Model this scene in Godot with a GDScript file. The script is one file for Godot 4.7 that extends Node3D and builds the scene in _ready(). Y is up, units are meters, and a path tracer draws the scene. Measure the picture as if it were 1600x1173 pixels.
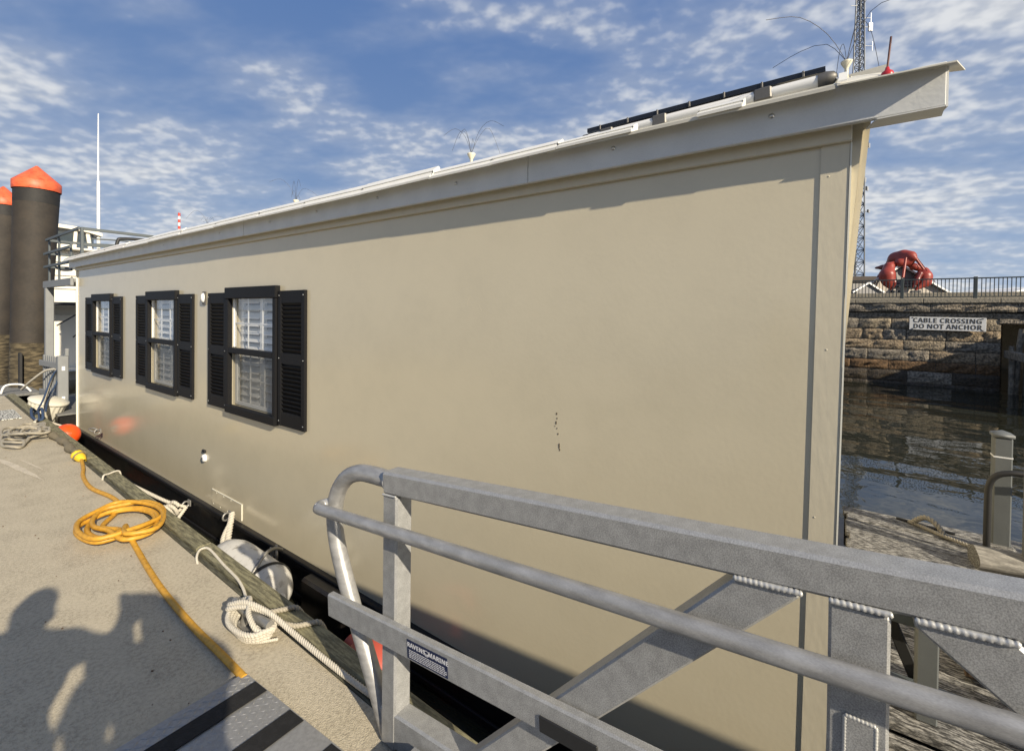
extends Node3D
# World: x runs along the houseboat (towards -x is its far end), -z points from the dock into the houseboat, y = 0 is the concrete deck of the dock. Metres.

const WATER := -0.75
const SUN := Vector3(-3.403, -1.75, -0.994)
var rng := RandomNumberGenerator.new()
var M := {}
var B := Vector3.ZERO          # base of the thing that is being built
var used := {}


class Maker:
	var st := SurfaceTool.new()
	var o := Vector3.ZERO
	func _init(base := Vector3.ZERO) -> void:
		o = base
		st.begin(Mesh.PRIMITIVE_TRIANGLES)
		st.set_smooth_group(-1)
	func smooth(on := true) -> Maker:
		st.set_smooth_group(0 if on else -1)
		return self
	func tri(a: Vector3, b: Vector3, c: Vector3) -> void:      # counter-clockwise seen from outside
		st.add_vertex(a - o)
		st.add_vertex(c - o)
		st.add_vertex(b - o)
	func quad(a: Vector3, b: Vector3, c: Vector3, d: Vector3) -> void:
		tri(a, b, c)
		tri(a, c, d)
	func out(a: Vector3, b: Vector3, c: Vector3, mid: Vector3) -> void:
		if (b - a).cross(c - a).dot((a + b + c) / 3.0 - mid) < 0.0:
			tri(a, c, b)
		else:
			tri(a, b, c)
	func box(c: Vector3, size: Vector3, bevel := 0.0, turn := Basis()) -> Maker:
		var h := size * 0.5
		var e := minf(bevel, minf(h.x, minf(h.y, h.z)) * 0.9)
		if e <= 0.0:
			var p := []
			for i in 8:
				p.append(c + turn * Vector3(h.x * (1 if i & 1 else -1), h.y * (1 if i & 2 else -1), h.z * (1 if i & 4 else -1)))
			for f in [[0, 2, 6, 4], [1, 3, 7, 5], [0, 1, 5, 4], [2, 3, 7, 6], [0, 1, 3, 2], [4, 5, 7, 6]]:
				out(p[f[0]], p[f[1]], p[f[2]], c)
				out(p[f[0]], p[f[2]], p[f[3]], c)
			return self
		var v := {}
		for i in 8:
			var s := Vector3(1 if i & 1 else -1, 1 if i & 2 else -1, 1 if i & 4 else -1)
			for a in 3:
				var q := s * (h - Vector3.ONE * e)
				q[a] = s[a] * h[a]
				v[i * 3 + a] = c + turn * q
			out(v[i * 3], v[i * 3 + 1], v[i * 3 + 2], c)
		for f in [[0, 0, 2, 6, 4], [0, 1, 3, 7, 5], [1, 0, 1, 5, 4], [1, 2, 3, 7, 6], [2, 0, 1, 3, 2], [2, 4, 5, 7, 6]]:
			var a: int = f[0]
			out(v[f[1] * 3 + a], v[f[2] * 3 + a], v[f[3] * 3 + a], c)
			out(v[f[1] * 3 + a], v[f[3] * 3 + a], v[f[4] * 3 + a], c)
		for i in 8:
			for a in 3:
				var j := i ^ (1 << a)
				if j > i:
					var b := (a + 1) % 3
					var d := (a + 2) % 3
					out(v[i * 3 + b], v[i * 3 + d], v[j * 3 + d], c)
					out(v[i * 3 + b], v[j * 3 + d], v[j * 3 + b], c)
		return self
	func beam(a: Vector3, b: Vector3, wide: float, deep: float, bevel := 0.0, side := Vector3.UP) -> Maker:
		# a box from a to b; «wide» runs along «side», «deep» across it
		var x := (b - a).normalized()
		var z := x.cross(side).normalized()
		var y := z.cross(x).normalized()
		return box((a + b) * 0.5, Vector3((b - a).length(), wide, deep), bevel, Basis(x, y, z))
	func tube(pts: Array, r, sides := 10, caps := true, lobes := 0, twist := 0.0, depth := 0.22) -> Maker:
		var n := pts.size()
		var t: Vector3 = (pts[1] - pts[0]).normalized()
		var u: Vector3 = t.cross(Vector3.UP if absf(t.y) < 0.9 else Vector3.RIGHT).normalized()
		var rings := []
		var run := 0.0
		for i in n:
			var d: Vector3 = (pts[mini(i + 1, n - 1)] - pts[maxi(i - 1, 0)]).normalized()
			u = (u - d * u.dot(d)).normalized()
			var w := d.cross(u)
			var rr: float = r[i] if r is Array else r
			if i > 0:
				run += pts[i].distance_to(pts[i - 1])
			var ring := []
			for k in sides:
				var a := TAU * k / sides
				var q := rr
				if lobes > 0:
					q = rr * (1.0 - depth + depth * absf(cos((a - run * twist) * lobes * 0.5)))
				ring.append(pts[i] + (u * cos(a) + w * sin(a)) * q)
			rings.append(ring)
		st.set_smooth_group(0)
		for i in n - 1:
			for k in sides:
				var k2 := (k + 1) % sides
				quad(rings[i][k], rings[i][k2], rings[i + 1][k2], rings[i + 1][k])
		st.set_smooth_group(-1)
		if caps:
			for k in sides:
				var k2 := (k + 1) % sides
				tri(pts[0], rings[0][k2], rings[0][k])
				tri(pts[n - 1], rings[n - 1][k], rings[n - 1][k2])
		return self
	func lathe(profile: Array, sides := 20, at := Transform3D(), ribs := 0, rib_depth := 0.0) -> Maker:
		# profile: [radius, height] pairs from the bottom up
		st.set_smooth_group(0)
		var rings := []
		for p in profile:
			var ring := []
			for k in sides:
				var a := TAU * k / sides
				var q: float = p[0]
				if ribs > 0:
					q *= 1.0 - rib_depth * (0.5 + 0.5 * cos(a * ribs))
				ring.append(at * Vector3(cos(a) * q, p[1], sin(a) * q))
			rings.append(ring)
		for i in rings.size() - 1:
			for k in sides:
				var k2 := (k + 1) % sides
				quad(rings[i][k], rings[i + 1][k], rings[i + 1][k2], rings[i][k2])
		st.set_smooth_group(-1)
		return self
	func prism(poly: Array, push: Vector3) -> Maker:
		var mid := Vector3.ZERO
		for p in poly:
			mid += p
		mid = mid / poly.size() + push * 0.5
		for i in range(1, poly.size() - 1):
			out(poly[0], poly[i], poly[i + 1], mid)
			out(poly[0] + push, poly[i] + push, poly[i + 1] + push, mid)
		for i in poly.size():
			var a: Vector3 = poly[i]
			var b: Vector3 = poly[(i + 1) % poly.size()]
			out(a, b, b + push, mid)
			out(a, b + push, a + push, mid)
		return self
	func mesh() -> ArrayMesh:
		st.generate_normals()
		return st.commit()


func mk() -> Maker:
	return Maker.new(B)

func numbered(called: String) -> String:
	used[called] = used.get(called, -1) + 1
	return called if used[called] == 0 else "%s_%03d" % [called, used[called]]

func meta(o: Node, label: String, category: String, group := "", kind := "") -> void:
	if label: o.set_meta("label", label)
	if category: o.set_meta("category", category)
	if group: o.set_meta("group", group)
	if kind: o.set_meta("kind", kind)

func thing(called: String, label: String, category: String, at: Vector3, group := "") -> Node3D:
	var o := Node3D.new()
	o.name = numbered(called)
	add_child(o)
	o.position = at
	B = at
	meta(o, label, category, group)
	return o

func setting(called: String, at := Vector3.ZERO) -> Node3D:
	var o := Node3D.new()
	o.name = numbered(called)
	add_child(o)
	o.position = at
	B = at
	o.set_meta("kind", "structure")
	return o

func part(called: String, m: Maker, mat: Material, parent: Node, label := "") -> MeshInstance3D:
	return inst(called, m.mesh(), mat, parent, Transform3D(), label)

func inst(called: String, mesh: Mesh, mat: Material, parent: Node, at := Transform3D(), label := "") -> MeshInstance3D:
	var o := MeshInstance3D.new()
	o.name = called
	o.mesh = mesh
	o.material_override = mat
	o.transform = at
	parent.add_child(o, true)
	if label: o.set_meta("label", label)
	return o

func holder(called: String, parent: Node, at := Vector3.ZERO, label := "") -> Node3D:
	var o := Node3D.new()
	o.name = called
	o.position = at
	parent.add_child(o, true)
	if label: o.set_meta("label", label)
	return o

func path(pts: Array, step: float) -> Array:
	# a smooth curve through the points
	var res := []
	for i in pts.size() - 1:
		var a: Vector3 = pts[maxi(i - 1, 0)]
		var b: Vector3 = pts[i]
		var c: Vector3 = pts[i + 1]
		var d: Vector3 = pts[mini(i + 2, pts.size() - 1)]
		var n := maxi(2, int(ceil(b.distance_to(c) / step)))
		for k in n:
			res.append(b.cubic_interpolate(c, a, d, float(k) / n))
	res.append(pts[-1])
	return res

func rope(m: Maker, pts: Array, r: float, fine := true) -> Maker:
	if fine:
		return m.tube(path(pts, r * 0.28), r, 12, true, 3, 1.9 / r, 0.34)
	return m.tube(path(pts, r * 2.2), r, 8)

func ring_points(c: Vector3, a: Vector3, b: Vector3, turns := 1.0, rise := Vector3.ZERO, n := 18, wobble := 0.0) -> Array:
	var res := []
	var k := int(n * turns) + 1
	for i in k:
		var t := TAU * i / n
		var w := 1.0 + wobble * sin(t * 1.37 + 0.6) + wobble * 0.6 * sin(t * 0.61 + 2.0)
		res.append(c + (a * cos(t) + b * sin(t)) * w + rise * (float(i) / n))
	return res


# ---------------------------------------------------------------- materials

func noise_bytes(size: int, freq: float, oct: int, s: int, type := FastNoiseLite.TYPE_SIMPLEX_SMOOTH) -> PackedByteArray:
	var f := FastNoiseLite.new()
	f.seed = s
	f.noise_type = type
	f.frequency = freq
	f.fractal_octaves = oct
	var im := f.get_seamless_image(size, size)
	im.convert(Image.FORMAT_L8)
	return im.get_data()

func layered(size: int, layers: Array, stops: Array) -> ImageTexture:
	# layers: [frequency, octaves, seed, weight]; stops: [value, colour] on the weighted sum
	var sets := []
	for l in layers:
		sets.append(noise_bytes(size, l[0], l[1], l[2]))
	var g := Gradient.new()
	var offs := PackedFloat32Array()
	var cols := PackedColorArray()
	for s in stops:
		offs.append(s[0])
		cols.append(s[1])
	g.offsets = offs
	g.colors = cols
	var table := []
	for i in 256:
		var c := g.sample(i / 255.0)
		table.append([int(c.r8), int(c.g8), int(c.b8)])
	var px := PackedByteArray()
	px.resize(size * size * 3)
	var total := 0.0
	for l in layers:
		total += l[3]
	for i in size * size:
		var v := 0.0
		for k in sets.size():
			v += sets[k][i] * layers[k][3]
		var t: Array = table[clampi(int(v / total), 0, 255)]
		px[i * 3] = t[0]
		px[i * 3 + 1] = t[1]
		px[i * 3 + 2] = t[2]
	return ImageTexture.create_from_image(Image.create_from_data(size, size, false, Image.FORMAT_RGB8, px))

func bumps(freq: float, oct: int, s: int, strength: float, size := 512) -> NoiseTexture2D:
	var f := FastNoiseLite.new()
	f.seed = s
	f.frequency = freq
	f.fractal_octaves = oct
	var t := NoiseTexture2D.new()
	t.width = size
	t.height = size
	t.seamless = true
	t.as_normal_map = true
	t.bump_strength = strength
	t.noise = f
	return t

func mat(called: String, c: Color, rough := 0.6, metal := 0.0, tex: Texture2D = null, scale := Vector3.ONE, norm: Texture2D = null, nscale := 1.0, world := false) -> StandardMaterial3D:
	var m := StandardMaterial3D.new()
	m.resource_name = called
	m.albedo_color = c.linear_to_srgb()
	m.roughness = rough
	m.metallic = metal
	if tex or norm:
		m.uv1_triplanar = true
		m.uv1_world_triplanar = world
		m.uv1_scale = scale
	if tex:
		m.albedo_texture = tex
	if norm:
		m.normal_enabled = true
		m.normal_texture = norm
		m.normal_scale = nscale
	M[called] = m
	return m

func grey(v: float) -> Color:
	return Color(v, v, v)

func make_materials() -> void:
	var fine := bumps(0.05, 4, 5, 3.0)
	var coarse := bumps(0.012, 4, 9, 4.0)
	var speck := layered(512, [[0.35, 1, 3, 0.5], [0.02, 4, 8, 0.5]], [[0.0, grey(0.62)], [0.45, grey(0.86)], [0.6, grey(0.97)], [1.0, grey(1.0)]])
	var blotch := layered(512, [[0.006, 4, 21, 0.7], [0.12, 2, 22, 0.3]], [[0.0, grey(0.93)], [0.5, grey(0.97)], [1.0, grey(1.0)]])
	var grain := layered(512, [[0.03, 5, 31, 0.6], [0.2, 2, 32, 0.4]], [[0.0, grey(0.45)], [0.42, grey(0.72)], [0.6, grey(0.95)], [1.0, grey(1.0)]])
	var zinc := layered(512, [[0.16, 2, 41, 0.42], [0.4, 1, 42, 0.28], [0.014, 5, 44, 0.17]], [[0.0, grey(0.62)], [0.36, grey(0.78)], [0.50, grey(0.87)], [0.62, grey(0.95)], [0.70, grey(1.0)], [1.0, grey(1.0)]])
	var paint := layered(512, [[0.006, 4, 21, 0.5], [0.03, 4, 24, 0.3], [0.3, 2, 22, 0.2]], [[0.0, grey(0.955)], [0.5, grey(0.985)], [1.0, grey(1.0)]])
	# house
	mat("paint_beige", Color(0.605, 0.542, 0.392), 0.17, 0.0, paint, Vector3.ONE * 0.5, bumps(0.12, 3, 77, 1.4), 0.045).metallic_specular = 0.58
	mat("paint_trim", Color(0.60, 0.545, 0.41), 0.4, 0.0, paint, Vector3(2.0, 0.5, 2.0), bumps(0.03, 4, 78, 2.5), 0.14)
	mat("paint_white", Color(0.64, 0.645, 0.62), 0.42, 0.0, blotch, Vector3.ONE * 1.3, fine, 0.12)
	mat("vinyl_white", Color(0.80, 0.79, 0.73), 0.38, 0.0, blotch, Vector3.ONE * 1.1)
	mat("roof_sheet", Color(0.62, 0.60, 0.52), 0.45, 0.0, blotch, Vector3.ONE * 0.9)
	mat("black_paint", Color(0.010, 0.010, 0.011), 0.55, 0.0, null, Vector3.ONE, fine, 0.1).metallic_specular = 0.3
	mat("hull_black", Color(0.013, 0.012, 0.012), 0.33, 0.0, layered(512, [[0.01, 4, 51, 0.7], [0.2, 2, 52, 0.3]], [[0.0, grey(0.6)], [0.55, grey(0.8)], [0.72, Color(1.0, 0.9, 0.8)], [1.0, Color(1.0, 0.92, 0.85)]]), Vector3(0.6, 1.2, 0.6), coarse, 0.18)
	mat("white_frame", Color(0.80, 0.80, 0.77), 0.45)
	mat("louver_white", Color(0.80, 0.80, 0.77), 0.5)
	mat("raw_edge", Color(0.72, 0.70, 0.60), 0.7)
	mat("chip_brown", Color(0.10, 0.075, 0.045), 0.8)
	mat("steel_screw", Color(0.55, 0.55, 0.53), 0.4, 0.9)
	mat("inside_wood", Color(0.38, 0.33, 0.27), 0.8)
	var g := mat("glass", Color(0.9, 0.95, 0.95), 0.02)
	g.transparency = BaseMaterial3D.TRANSPARENCY_ALPHA
	g.albedo_color.a = 0.03
	var sc := mat("screen_mesh", Color(0.10, 0.11, 0.11), 0.8)
	sc.transparency = BaseMaterial3D.TRANSPARENCY_ALPHA
	sc.albedo_color.a = 0.45
	var tg := mat("tinted_glass", Color(0.06, 0.08, 0.09), 0.04)
	tg.transparency = BaseMaterial3D.TRANSPARENCY_ALPHA
	tg.albedo_color.a = 0.55
	# dock
	var con := layered(1024, [[0.005, 5, 61, 0.18], [0.06, 3, 62, 0.36], [0.38, 1, 63, 0.46]], [[0.0, Color(0.5, 0.48, 0.45)], [0.30, Color(0.78, 0.77, 0.75)], [0.37, Color(0.88, 0.87, 0.85)], [0.5, Color(0.94, 0.93, 0.92)], [0.64, Color(1, 0.99, 0.97)], [1.0, Color(1, 1, 1)]])
	mat("concrete", Color(0.49, 0.445, 0.345), 0.85, 0.0, con, Vector3.ONE * 0.62, bumps(0.16, 3, 64, 5.0, 1024), 0.34)
	mat("scuff", Color(0.60, 0.55, 0.45), 0.85, 0.0, con, Vector3.ONE * 0.9)
	mat("timber_green", Color(0.27, 0.25, 0.15), 0.8, 0.0, grain, Vector3(0.35, 3.2, 3.2), coarse, 0.6)
	mat("timber_dark", Color(0.105, 0.10, 0.065), 0.85, 0.0, grain, Vector3(0.35, 3.2, 3.2), coarse, 0.6)
	mat("timber_grey", Color(0.36, 0.35, 0.325), 0.85, 0.0, layered(512, [[0.05, 5, 71, 0.6], [0.28, 2, 72, 0.4]], [[0.0, grey(0.18)], [0.42, grey(0.4)], [0.53, grey(0.72)], [0.66, grey(1.0)], [1.0, grey(1.0)]]), Vector3(0.55, 2.6, 2.6), coarse, 0.9)
	mat("timber_pale", Color(0.36, 0.34, 0.295), 0.85, 0.0, grain, Vector3(0.4, 3.0, 3.0), coarse, 0.8)
	mat("timber_brown", Color(0.20, 0.135, 0.085), 0.8, 0.0, grain, Vector3(0.6, 3.0, 3.0), coarse, 0.6)
	mat("alu", Color(0.47, 0.475, 0.47), 0.46, 0.3, zinc, Vector3.ONE * 2.6, fine, 0.06)
	mat("alu_tube", Color(0.42, 0.42, 0.415), 0.42, 0.35, layered(512, [[0.02, 4, 45, 0.6], [0.3, 2, 46, 0.4]], [[0.0, grey(0.7)], [0.5, grey(0.9)], [0.7, grey(1.0)], [1.0, grey(1.0)]]), Vector3(0.8, 3.0, 3.0))
	mat("weld", Color(0.52, 0.52, 0.50), 0.45, 0.35)
	mat("plate_alu", Color(0.42, 0.42, 0.41), 0.42, 0.3, zinc, Vector3.ONE * 5.0)
	mat("grip_black", Color(0.020, 0.020, 0.021), 0.9, 0.0, layered(512, [[0.3, 2, 81, 0.6], [0.012, 4, 82, 0.4]], [[0.0, grey(0.45)], [0.55, grey(0.62)], [0.75, grey(1.0)], [1.0, grey(1.0)]]), Vector3.ONE * 3.0, fine, 0.8)
	mat("sticker_blue", Color(0.012, 0.018, 0.055), 0.35)
	mat("print_white", Color(0.62, 0.63, 0.66), 0.5)
	mat("rubber_black", Color(0.016, 0.016, 0.016), 0.55)
	# ropes and floats
	mat("rope_white", Color(0.62, 0.58, 0.49), 0.9, 0.0, speck, Vector3.ONE * 9.0)
	mat("rope_grey", Color(0.40, 0.365, 0.29), 0.95, 0.0, speck, Vector3.ONE * 9.0)
	mat("rope_blue", Color(0.030, 0.060, 0.13), 0.9, 0.0, speck, Vector3.ONE * 9.0)
	mat("cord_yellow", Color(0.62, 0.335, 0.035), 0.5, 0.0, layered(512, [[0.015, 4, 91, 0.7], [0.25, 2, 92, 0.3]], [[0.0, Color(0.7, 0.66, 0.6)], [0.5, Color(0.95, 0.94, 0.92)], [1.0, Color(1, 1, 1)]]), Vector3.ONE * 3.0)
	mat("plug_yellow", Color(0.70, 0.46, 0.03), 0.4)
	mat("canvas_brown", Color(0.22, 0.185, 0.12), 0.95, 0.0, speck, Vector3.ONE * 5.0, coarse, 0.8)
	mat("float_orange", Color(0.80, 0.085, 0.012), 0.32, 0.0, blotch, Vector3.ONE * 2.0)
	mat("float_red", Color(0.42, 0.075, 0.05), 0.5, 0.0, blotch, Vector3.ONE * 2.0)
	mat("fender_white", Color(0.68, 0.67, 0.63), 0.4, 0.0, layered(512, [[0.012, 5, 95, 0.7], [0.25, 2, 96, 0.3]], [[0.0, Color(0.4, 0.38, 0.36)], [0.24, Color(0.66, 0.64, 0.6)], [0.34, Color(0.95, 0.95, 0.95)], [1.0, Color(1, 1, 1)]]), Vector3.ONE * 1.8)
	mat("basket_cream", Color(0.66, 0.63, 0.53), 0.5, 0.0, blotch, Vector3.ONE * 2.0)
	mat("galvanised", Color(0.42, 0.41, 0.38), 0.5, 0.6, zinc, Vector3.ONE * 4.0)
	mat("mat_print", Color(0.9, 0.9, 0.88), 0.95, 0.0, layered(512, [[0.06, 2, 98, 1.0]], [[0.0, grey(0.05)], [0.485, grey(0.07)], [0.5, Color(0.86, 0.86, 0.84)], [1.0, Color(0.95, 0.95, 0.93)]]), Vector3.ONE * 1.1)
	# greys of the deck furniture
	mat("grey_paint", Color(0.225, 0.235, 0.24), 0.55, 0.0, blotch, Vector3.ONE * 1.5, fine, 0.12)
	mat("grey_dark", Color(0.085, 0.10, 0.105), 0.5, 0.0, blotch, Vector3.ONE * 1.5)
	mat("grey_light", Color(0.125, 0.135, 0.135), 0.5, 0.0, blotch, Vector3.ONE * 1.5, fine, 0.08)
	mat("deck_grey", Color(0.20, 0.20, 0.19), 0.85, 0.0, speck, Vector3.ONE * 2.0, fine, 0.3)
	# piles
	var pile := layered(1024, [[0.006, 5, 101, 0.5], [0.03, 4, 102, 0.3], [0.3, 1, 103, 0.2]], [[0.0, grey(0.7)], [0.42, grey(0.86)], [0.55, grey(0.94)], [0.7, Color(1, 0.98, 0.95)], [1.0, grey(1.0)]])
	mat("pile_brown", Color(0.042, 0.035, 0.028), 0.75, 0.0, pile, Vector3(0.4, 0.35, 0.4), coarse, 0.15)
	mat("pile_black", Color(0.022, 0.021, 0.020), 0.7, 0.0, pile, Vector3.ONE)
	mat("pile_growth", Color(0.165, 0.132, 0.078), 0.9, 0.0, layered(512, [[0.02, 5, 105, 0.7], [0.2, 2, 106, 0.3]], [[0.0, grey(0.3)], [0.42, grey(0.5)], [0.58, grey(0.85)], [1.0, grey(1.0)]]), Vector3(0.4, 1.5, 0.4), coarse, 0.5)
	mat("cap_orange", Color(0.74, 0.13, 0.045), 0.5, 0.0, layered(512, [[0.012, 5, 107, 0.7], [0.2, 2, 108, 0.3]], [[0.0, Color(0.55, 0.5, 0.5)], [0.36, Color(0.85, 0.82, 0.8)], [0.48, Color(1, 1, 1)], [1.0, Color(1, 1, 1)]]), Vector3.ONE * 1.0)
	# bridge
	var gran := layered(512, [[0.02, 5, 111, 0.5], [0.16, 3, 112, 0.3], [0.4, 1, 113, 0.2]], [[0.0, grey(0.35)], [0.4, grey(0.6)], [0.55, Color(0.9, 0.87, 0.84)], [0.7, grey(1.0)], [1.0, grey(1.0)]])
	var rough := bumps(0.03, 5, 115, 8.0)
	var tones := [Color(0.40, 0.35, 0.27), Color(0.37, 0.335, 0.275), Color(0.43, 0.37, 0.27), Color(0.33, 0.30, 0.245), Color(0.41, 0.33, 0.225)]
	for i in 5:
		mat("granite_%d" % i, tones[i], 0.9, 0.0, gran, Vector3.ONE * 0.9, rough, 1.0, true)
	mat("granite_wet", Color(0.085, 0.066, 0.042), 0.55, 0.0, gran, Vector3.ONE * 0.9, rough, 1.0, true)
	mat("granite_rust", Color(0.22, 0.135, 0.065), 0.8, 0.0, gran, Vector3.ONE * 0.9, rough, 1.0, true)
	mat("mortar", Color(0.17, 0.15, 0.12), 0.95, 0.0, gran, Vector3.ONE * 0.8, rough, 0.8, true)
	mat("coping", Color(0.30, 0.275, 0.22), 0.9, 0.0, con, Vector3.ONE * 0.6, rough, 0.4, true)
	mat("iron_green", Color(0.035, 0.045, 0.047), 0.5)
	mat("sign_white", Color(0.70, 0.70, 0.68), 0.6, 0.0, blotch, Vector3.ONE * 0.9)
	mat("sign_black", Color(0.075, 0.075, 0.07), 0.7, 0.0, layered(512, [[0.03, 4, 121, 1.0]], [[0.0, grey(0.5)], [0.5, grey(0.8)], [0.62, Color(1, 1, 1)], [1.0, Color(1, 1, 1)]]), Vector3.ONE * 2.0)
	mat("pile_wood", Color(0.33, 0.30, 0.24), 0.9, 0.0, gran, Vector3(0.8, 0.35, 0.8), rough, 0.6)
	# far things
	mat("tower_steel", Color(0.16, 0.17, 0.18), 0.5, 0.3)
	mat("antenna_white", Color(0.75, 0.76, 0.76), 0.4)
	mat("antenna_dark", Color(0.07, 0.075, 0.08), 0.5)
	mat("lobster_red", Color(0.29, 0.043, 0.027), 0.42, 0.0, blotch, Vector3.ONE * 0.5)
	mat("lobster_dark", Color(0.15, 0.022, 0.016), 0.35)
	mat("siding_beige", Color(0.42, 0.38, 0.33), 0.7)
	mat("siding_grey", Color(0.25, 0.245, 0.24), 0.7)
	mat("shingle_dark", Color(0.09, 0.075, 0.065), 0.9, 0.0, speck, Vector3.ONE * 0.7)
	mat("brick_red", Color(0.22, 0.075, 0.045), 0.9, 0.0, speck, Vector3.ONE * 1.0)
	mat("trim_white", Color(0.76, 0.76, 0.74), 0.5)
	mat("ground_far", Color(0.10, 0.10, 0.095), 0.95, 0.0, speck, Vector3.ONE * 0.3)
	mat("boat_white", Color(0.76, 0.72, 0.62), 0.3)
	mat("tarp_dark", Color(0.020, 0.022, 0.028), 0.6)
	mat("mast_red", Color(0.55, 0.06, 0.04), 0.5)
	# roof things
	mat("solar_black", Color(0.010, 0.011, 0.014), 0.25)
	mat("pvc_white", Color(0.72, 0.72, 0.70), 0.35)
	mat("clamp_grey", Color(0.13, 0.125, 0.115), 0.5, 0.5)
	mat("spinner_cream", Color(0.66, 0.62, 0.48), 0.5)
	mat("wire_steel", Color(0.09, 0.09, 0.095), 0.4, 0.5)
	mat("plunger_red", Color(0.42, 0.022, 0.028), 0.35)
	mat("stick_brown", Color(0.12, 0.045, 0.035), 0.6)
	# people
	mat("cloth_navy", Color(0.03, 0.035, 0.06), 0.9)
	mat("cloth_grey", Color(0.12, 0.12, 0.125), 0.9)
	mat("cloth_brown", Color(0.11, 0.075, 0.05), 0.9)
	mat("skin", Color(0.50, 0.30, 0.21), 0.55)
	mat("hair", Color(0.035, 0.022, 0.014), 0.7)
	# water
	var w := mat("water", Color(0.020, 0.021, 0.014), 0.035, 0.0, null, Vector3(0.22, 0.22, 0.22), bumps(0.02, 3, 131, 2.0), 0.14, true)
	w.metallic_specular = 0.5


# ---------------------------------------------------------------- sky

func make_sky() -> ImageTexture:
	var w := 4096
	var h := 2048
	var im := Image.create(w, h, false, Image.FORMAT_RGBF)
	im.fill(Color(0.10, 0.11, 0.11))
	var big := FastNoiseLite.new()
	big.seed = 14
	big.frequency = 0.8
	big.fractal_octaves = 3
	var mid := FastNoiseLite.new()
	mid.seed = 5
	mid.frequency = 2.2
	mid.fractal_octaves = 5
	mid.fractal_gain = 0.55
	var small := FastNoiseLite.new()
	small.seed = 8
	small.frequency = 11.0
	small.fractal_octaves = 4
	var toward := -SUN.normalized()
	# broad weather: [azimuth from -z towards +x, elevation, half widths, more or less cloud], in degrees
	var fields := [[-84.0, 17.0, 13.0, 4.5, 0.55], [-66.0, 7.0, 34.0, 6.5, 0.60], [-60.0, 27.0, 26.0, 8.0, -0.75], [-60.0, 23.5, 8.0, 4.0, 0.75], [-34.0, 19.0, 14.0, 8.0, 0.12], [-32.0, 32.0, 28.0, 2.2, 0.85], [-16.0, 27.0, 10.0, 5.0, -0.35], [12.0, 22.0, 30.0, 16.0, 0.40], [0.0, 6.0, 40.0, 5.0, 0.25]]
	var y := 0
	while y < h / 2:
		var el0 := PI * (0.5 - (y + 0.5) / h)
		var low := el0 < deg_to_rad(44.0)
		var x := 0
		while x < w:
			var deg := 360.0 * x / w
			var inside := low and (deg > 268.0 or deg < 32.0)
			var n := 1 if inside else 4
			if not inside and y % 4 != 0:
				x += 4
				continue
			var el := PI * (0.5 - (y + 0.5 * n) / h)
			var sy := sin(el)
			var cy := cos(el)
			var air := pow(1.0 - sy, 2.6)
			var az := TAU * (x + 0.5 * n) / w
			var dx := sin(az) * cy
			var dz := -cos(az) * cy
			var q := 1.0 / (sy + 0.17)
			var bias := 0.0
			var da := fposmod(rad_to_deg(az) + 180.0, 360.0) - 180.0
			var de := rad_to_deg(el)
			for f in fields:
				var u: float = (da - f[0]) / f[2]
				var v: float = (de - f[1] + (da - f[0]) * 0.10) / f[3]
				var d := u * u + v * v
				if d < 4.0:
					bias += f[4] * exp(-d * 1.3)
			# the sheet is combed along one wind direction
			var px := (dx * 0.86 - dz * 0.51) * q
			var pz := (-dx * 0.51 - dz * 0.86) * q
			var cover := big.get_noise_2d(px * 0.6, pz)
			var streak := mid.get_noise_2d(px * 0.7, pz * 1.25)
			var puff := small.get_noise_2d(px, pz * 1.2)
			var c := smoothstep(-0.12, 0.82, cover * 0.38 + streak * 0.62 + puff * 0.27 + bias * 0.66 + 0.12)
			c = maxf(c, smoothstep(-0.6, 1.0, streak * 0.8 + cover * 0.5 + bias * 0.8 + air * 0.3) * 0.55) * 0.92
			var blue := Color(0.054, 0.120, 0.290).lerp(Color(0.24, 0.33, 0.46), air)
			var white := Color(0.43, 0.45, 0.48).lerp(Color(0.56, 0.57, 0.58), clampf(0.5 + puff * 1.6, 0.0, 1.0))
			var sun_side := maxf(0.0, dx * toward.x + sy * toward.y + dz * toward.z)
			white *= 1.0 + 0.5 * pow(sun_side, 6.0)
			var col := blue.lerp(white, c)
			if n == 1:
				im.set_pixel(x, y, col)
			else:
				im.fill_rect(Rect2i(x, y, 4, 4), col)
			x += n
		y += 1
	return ImageTexture.create_from_image(im)


# ---------------------------------------------------------------- blobs (bodies, lobster)

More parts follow.
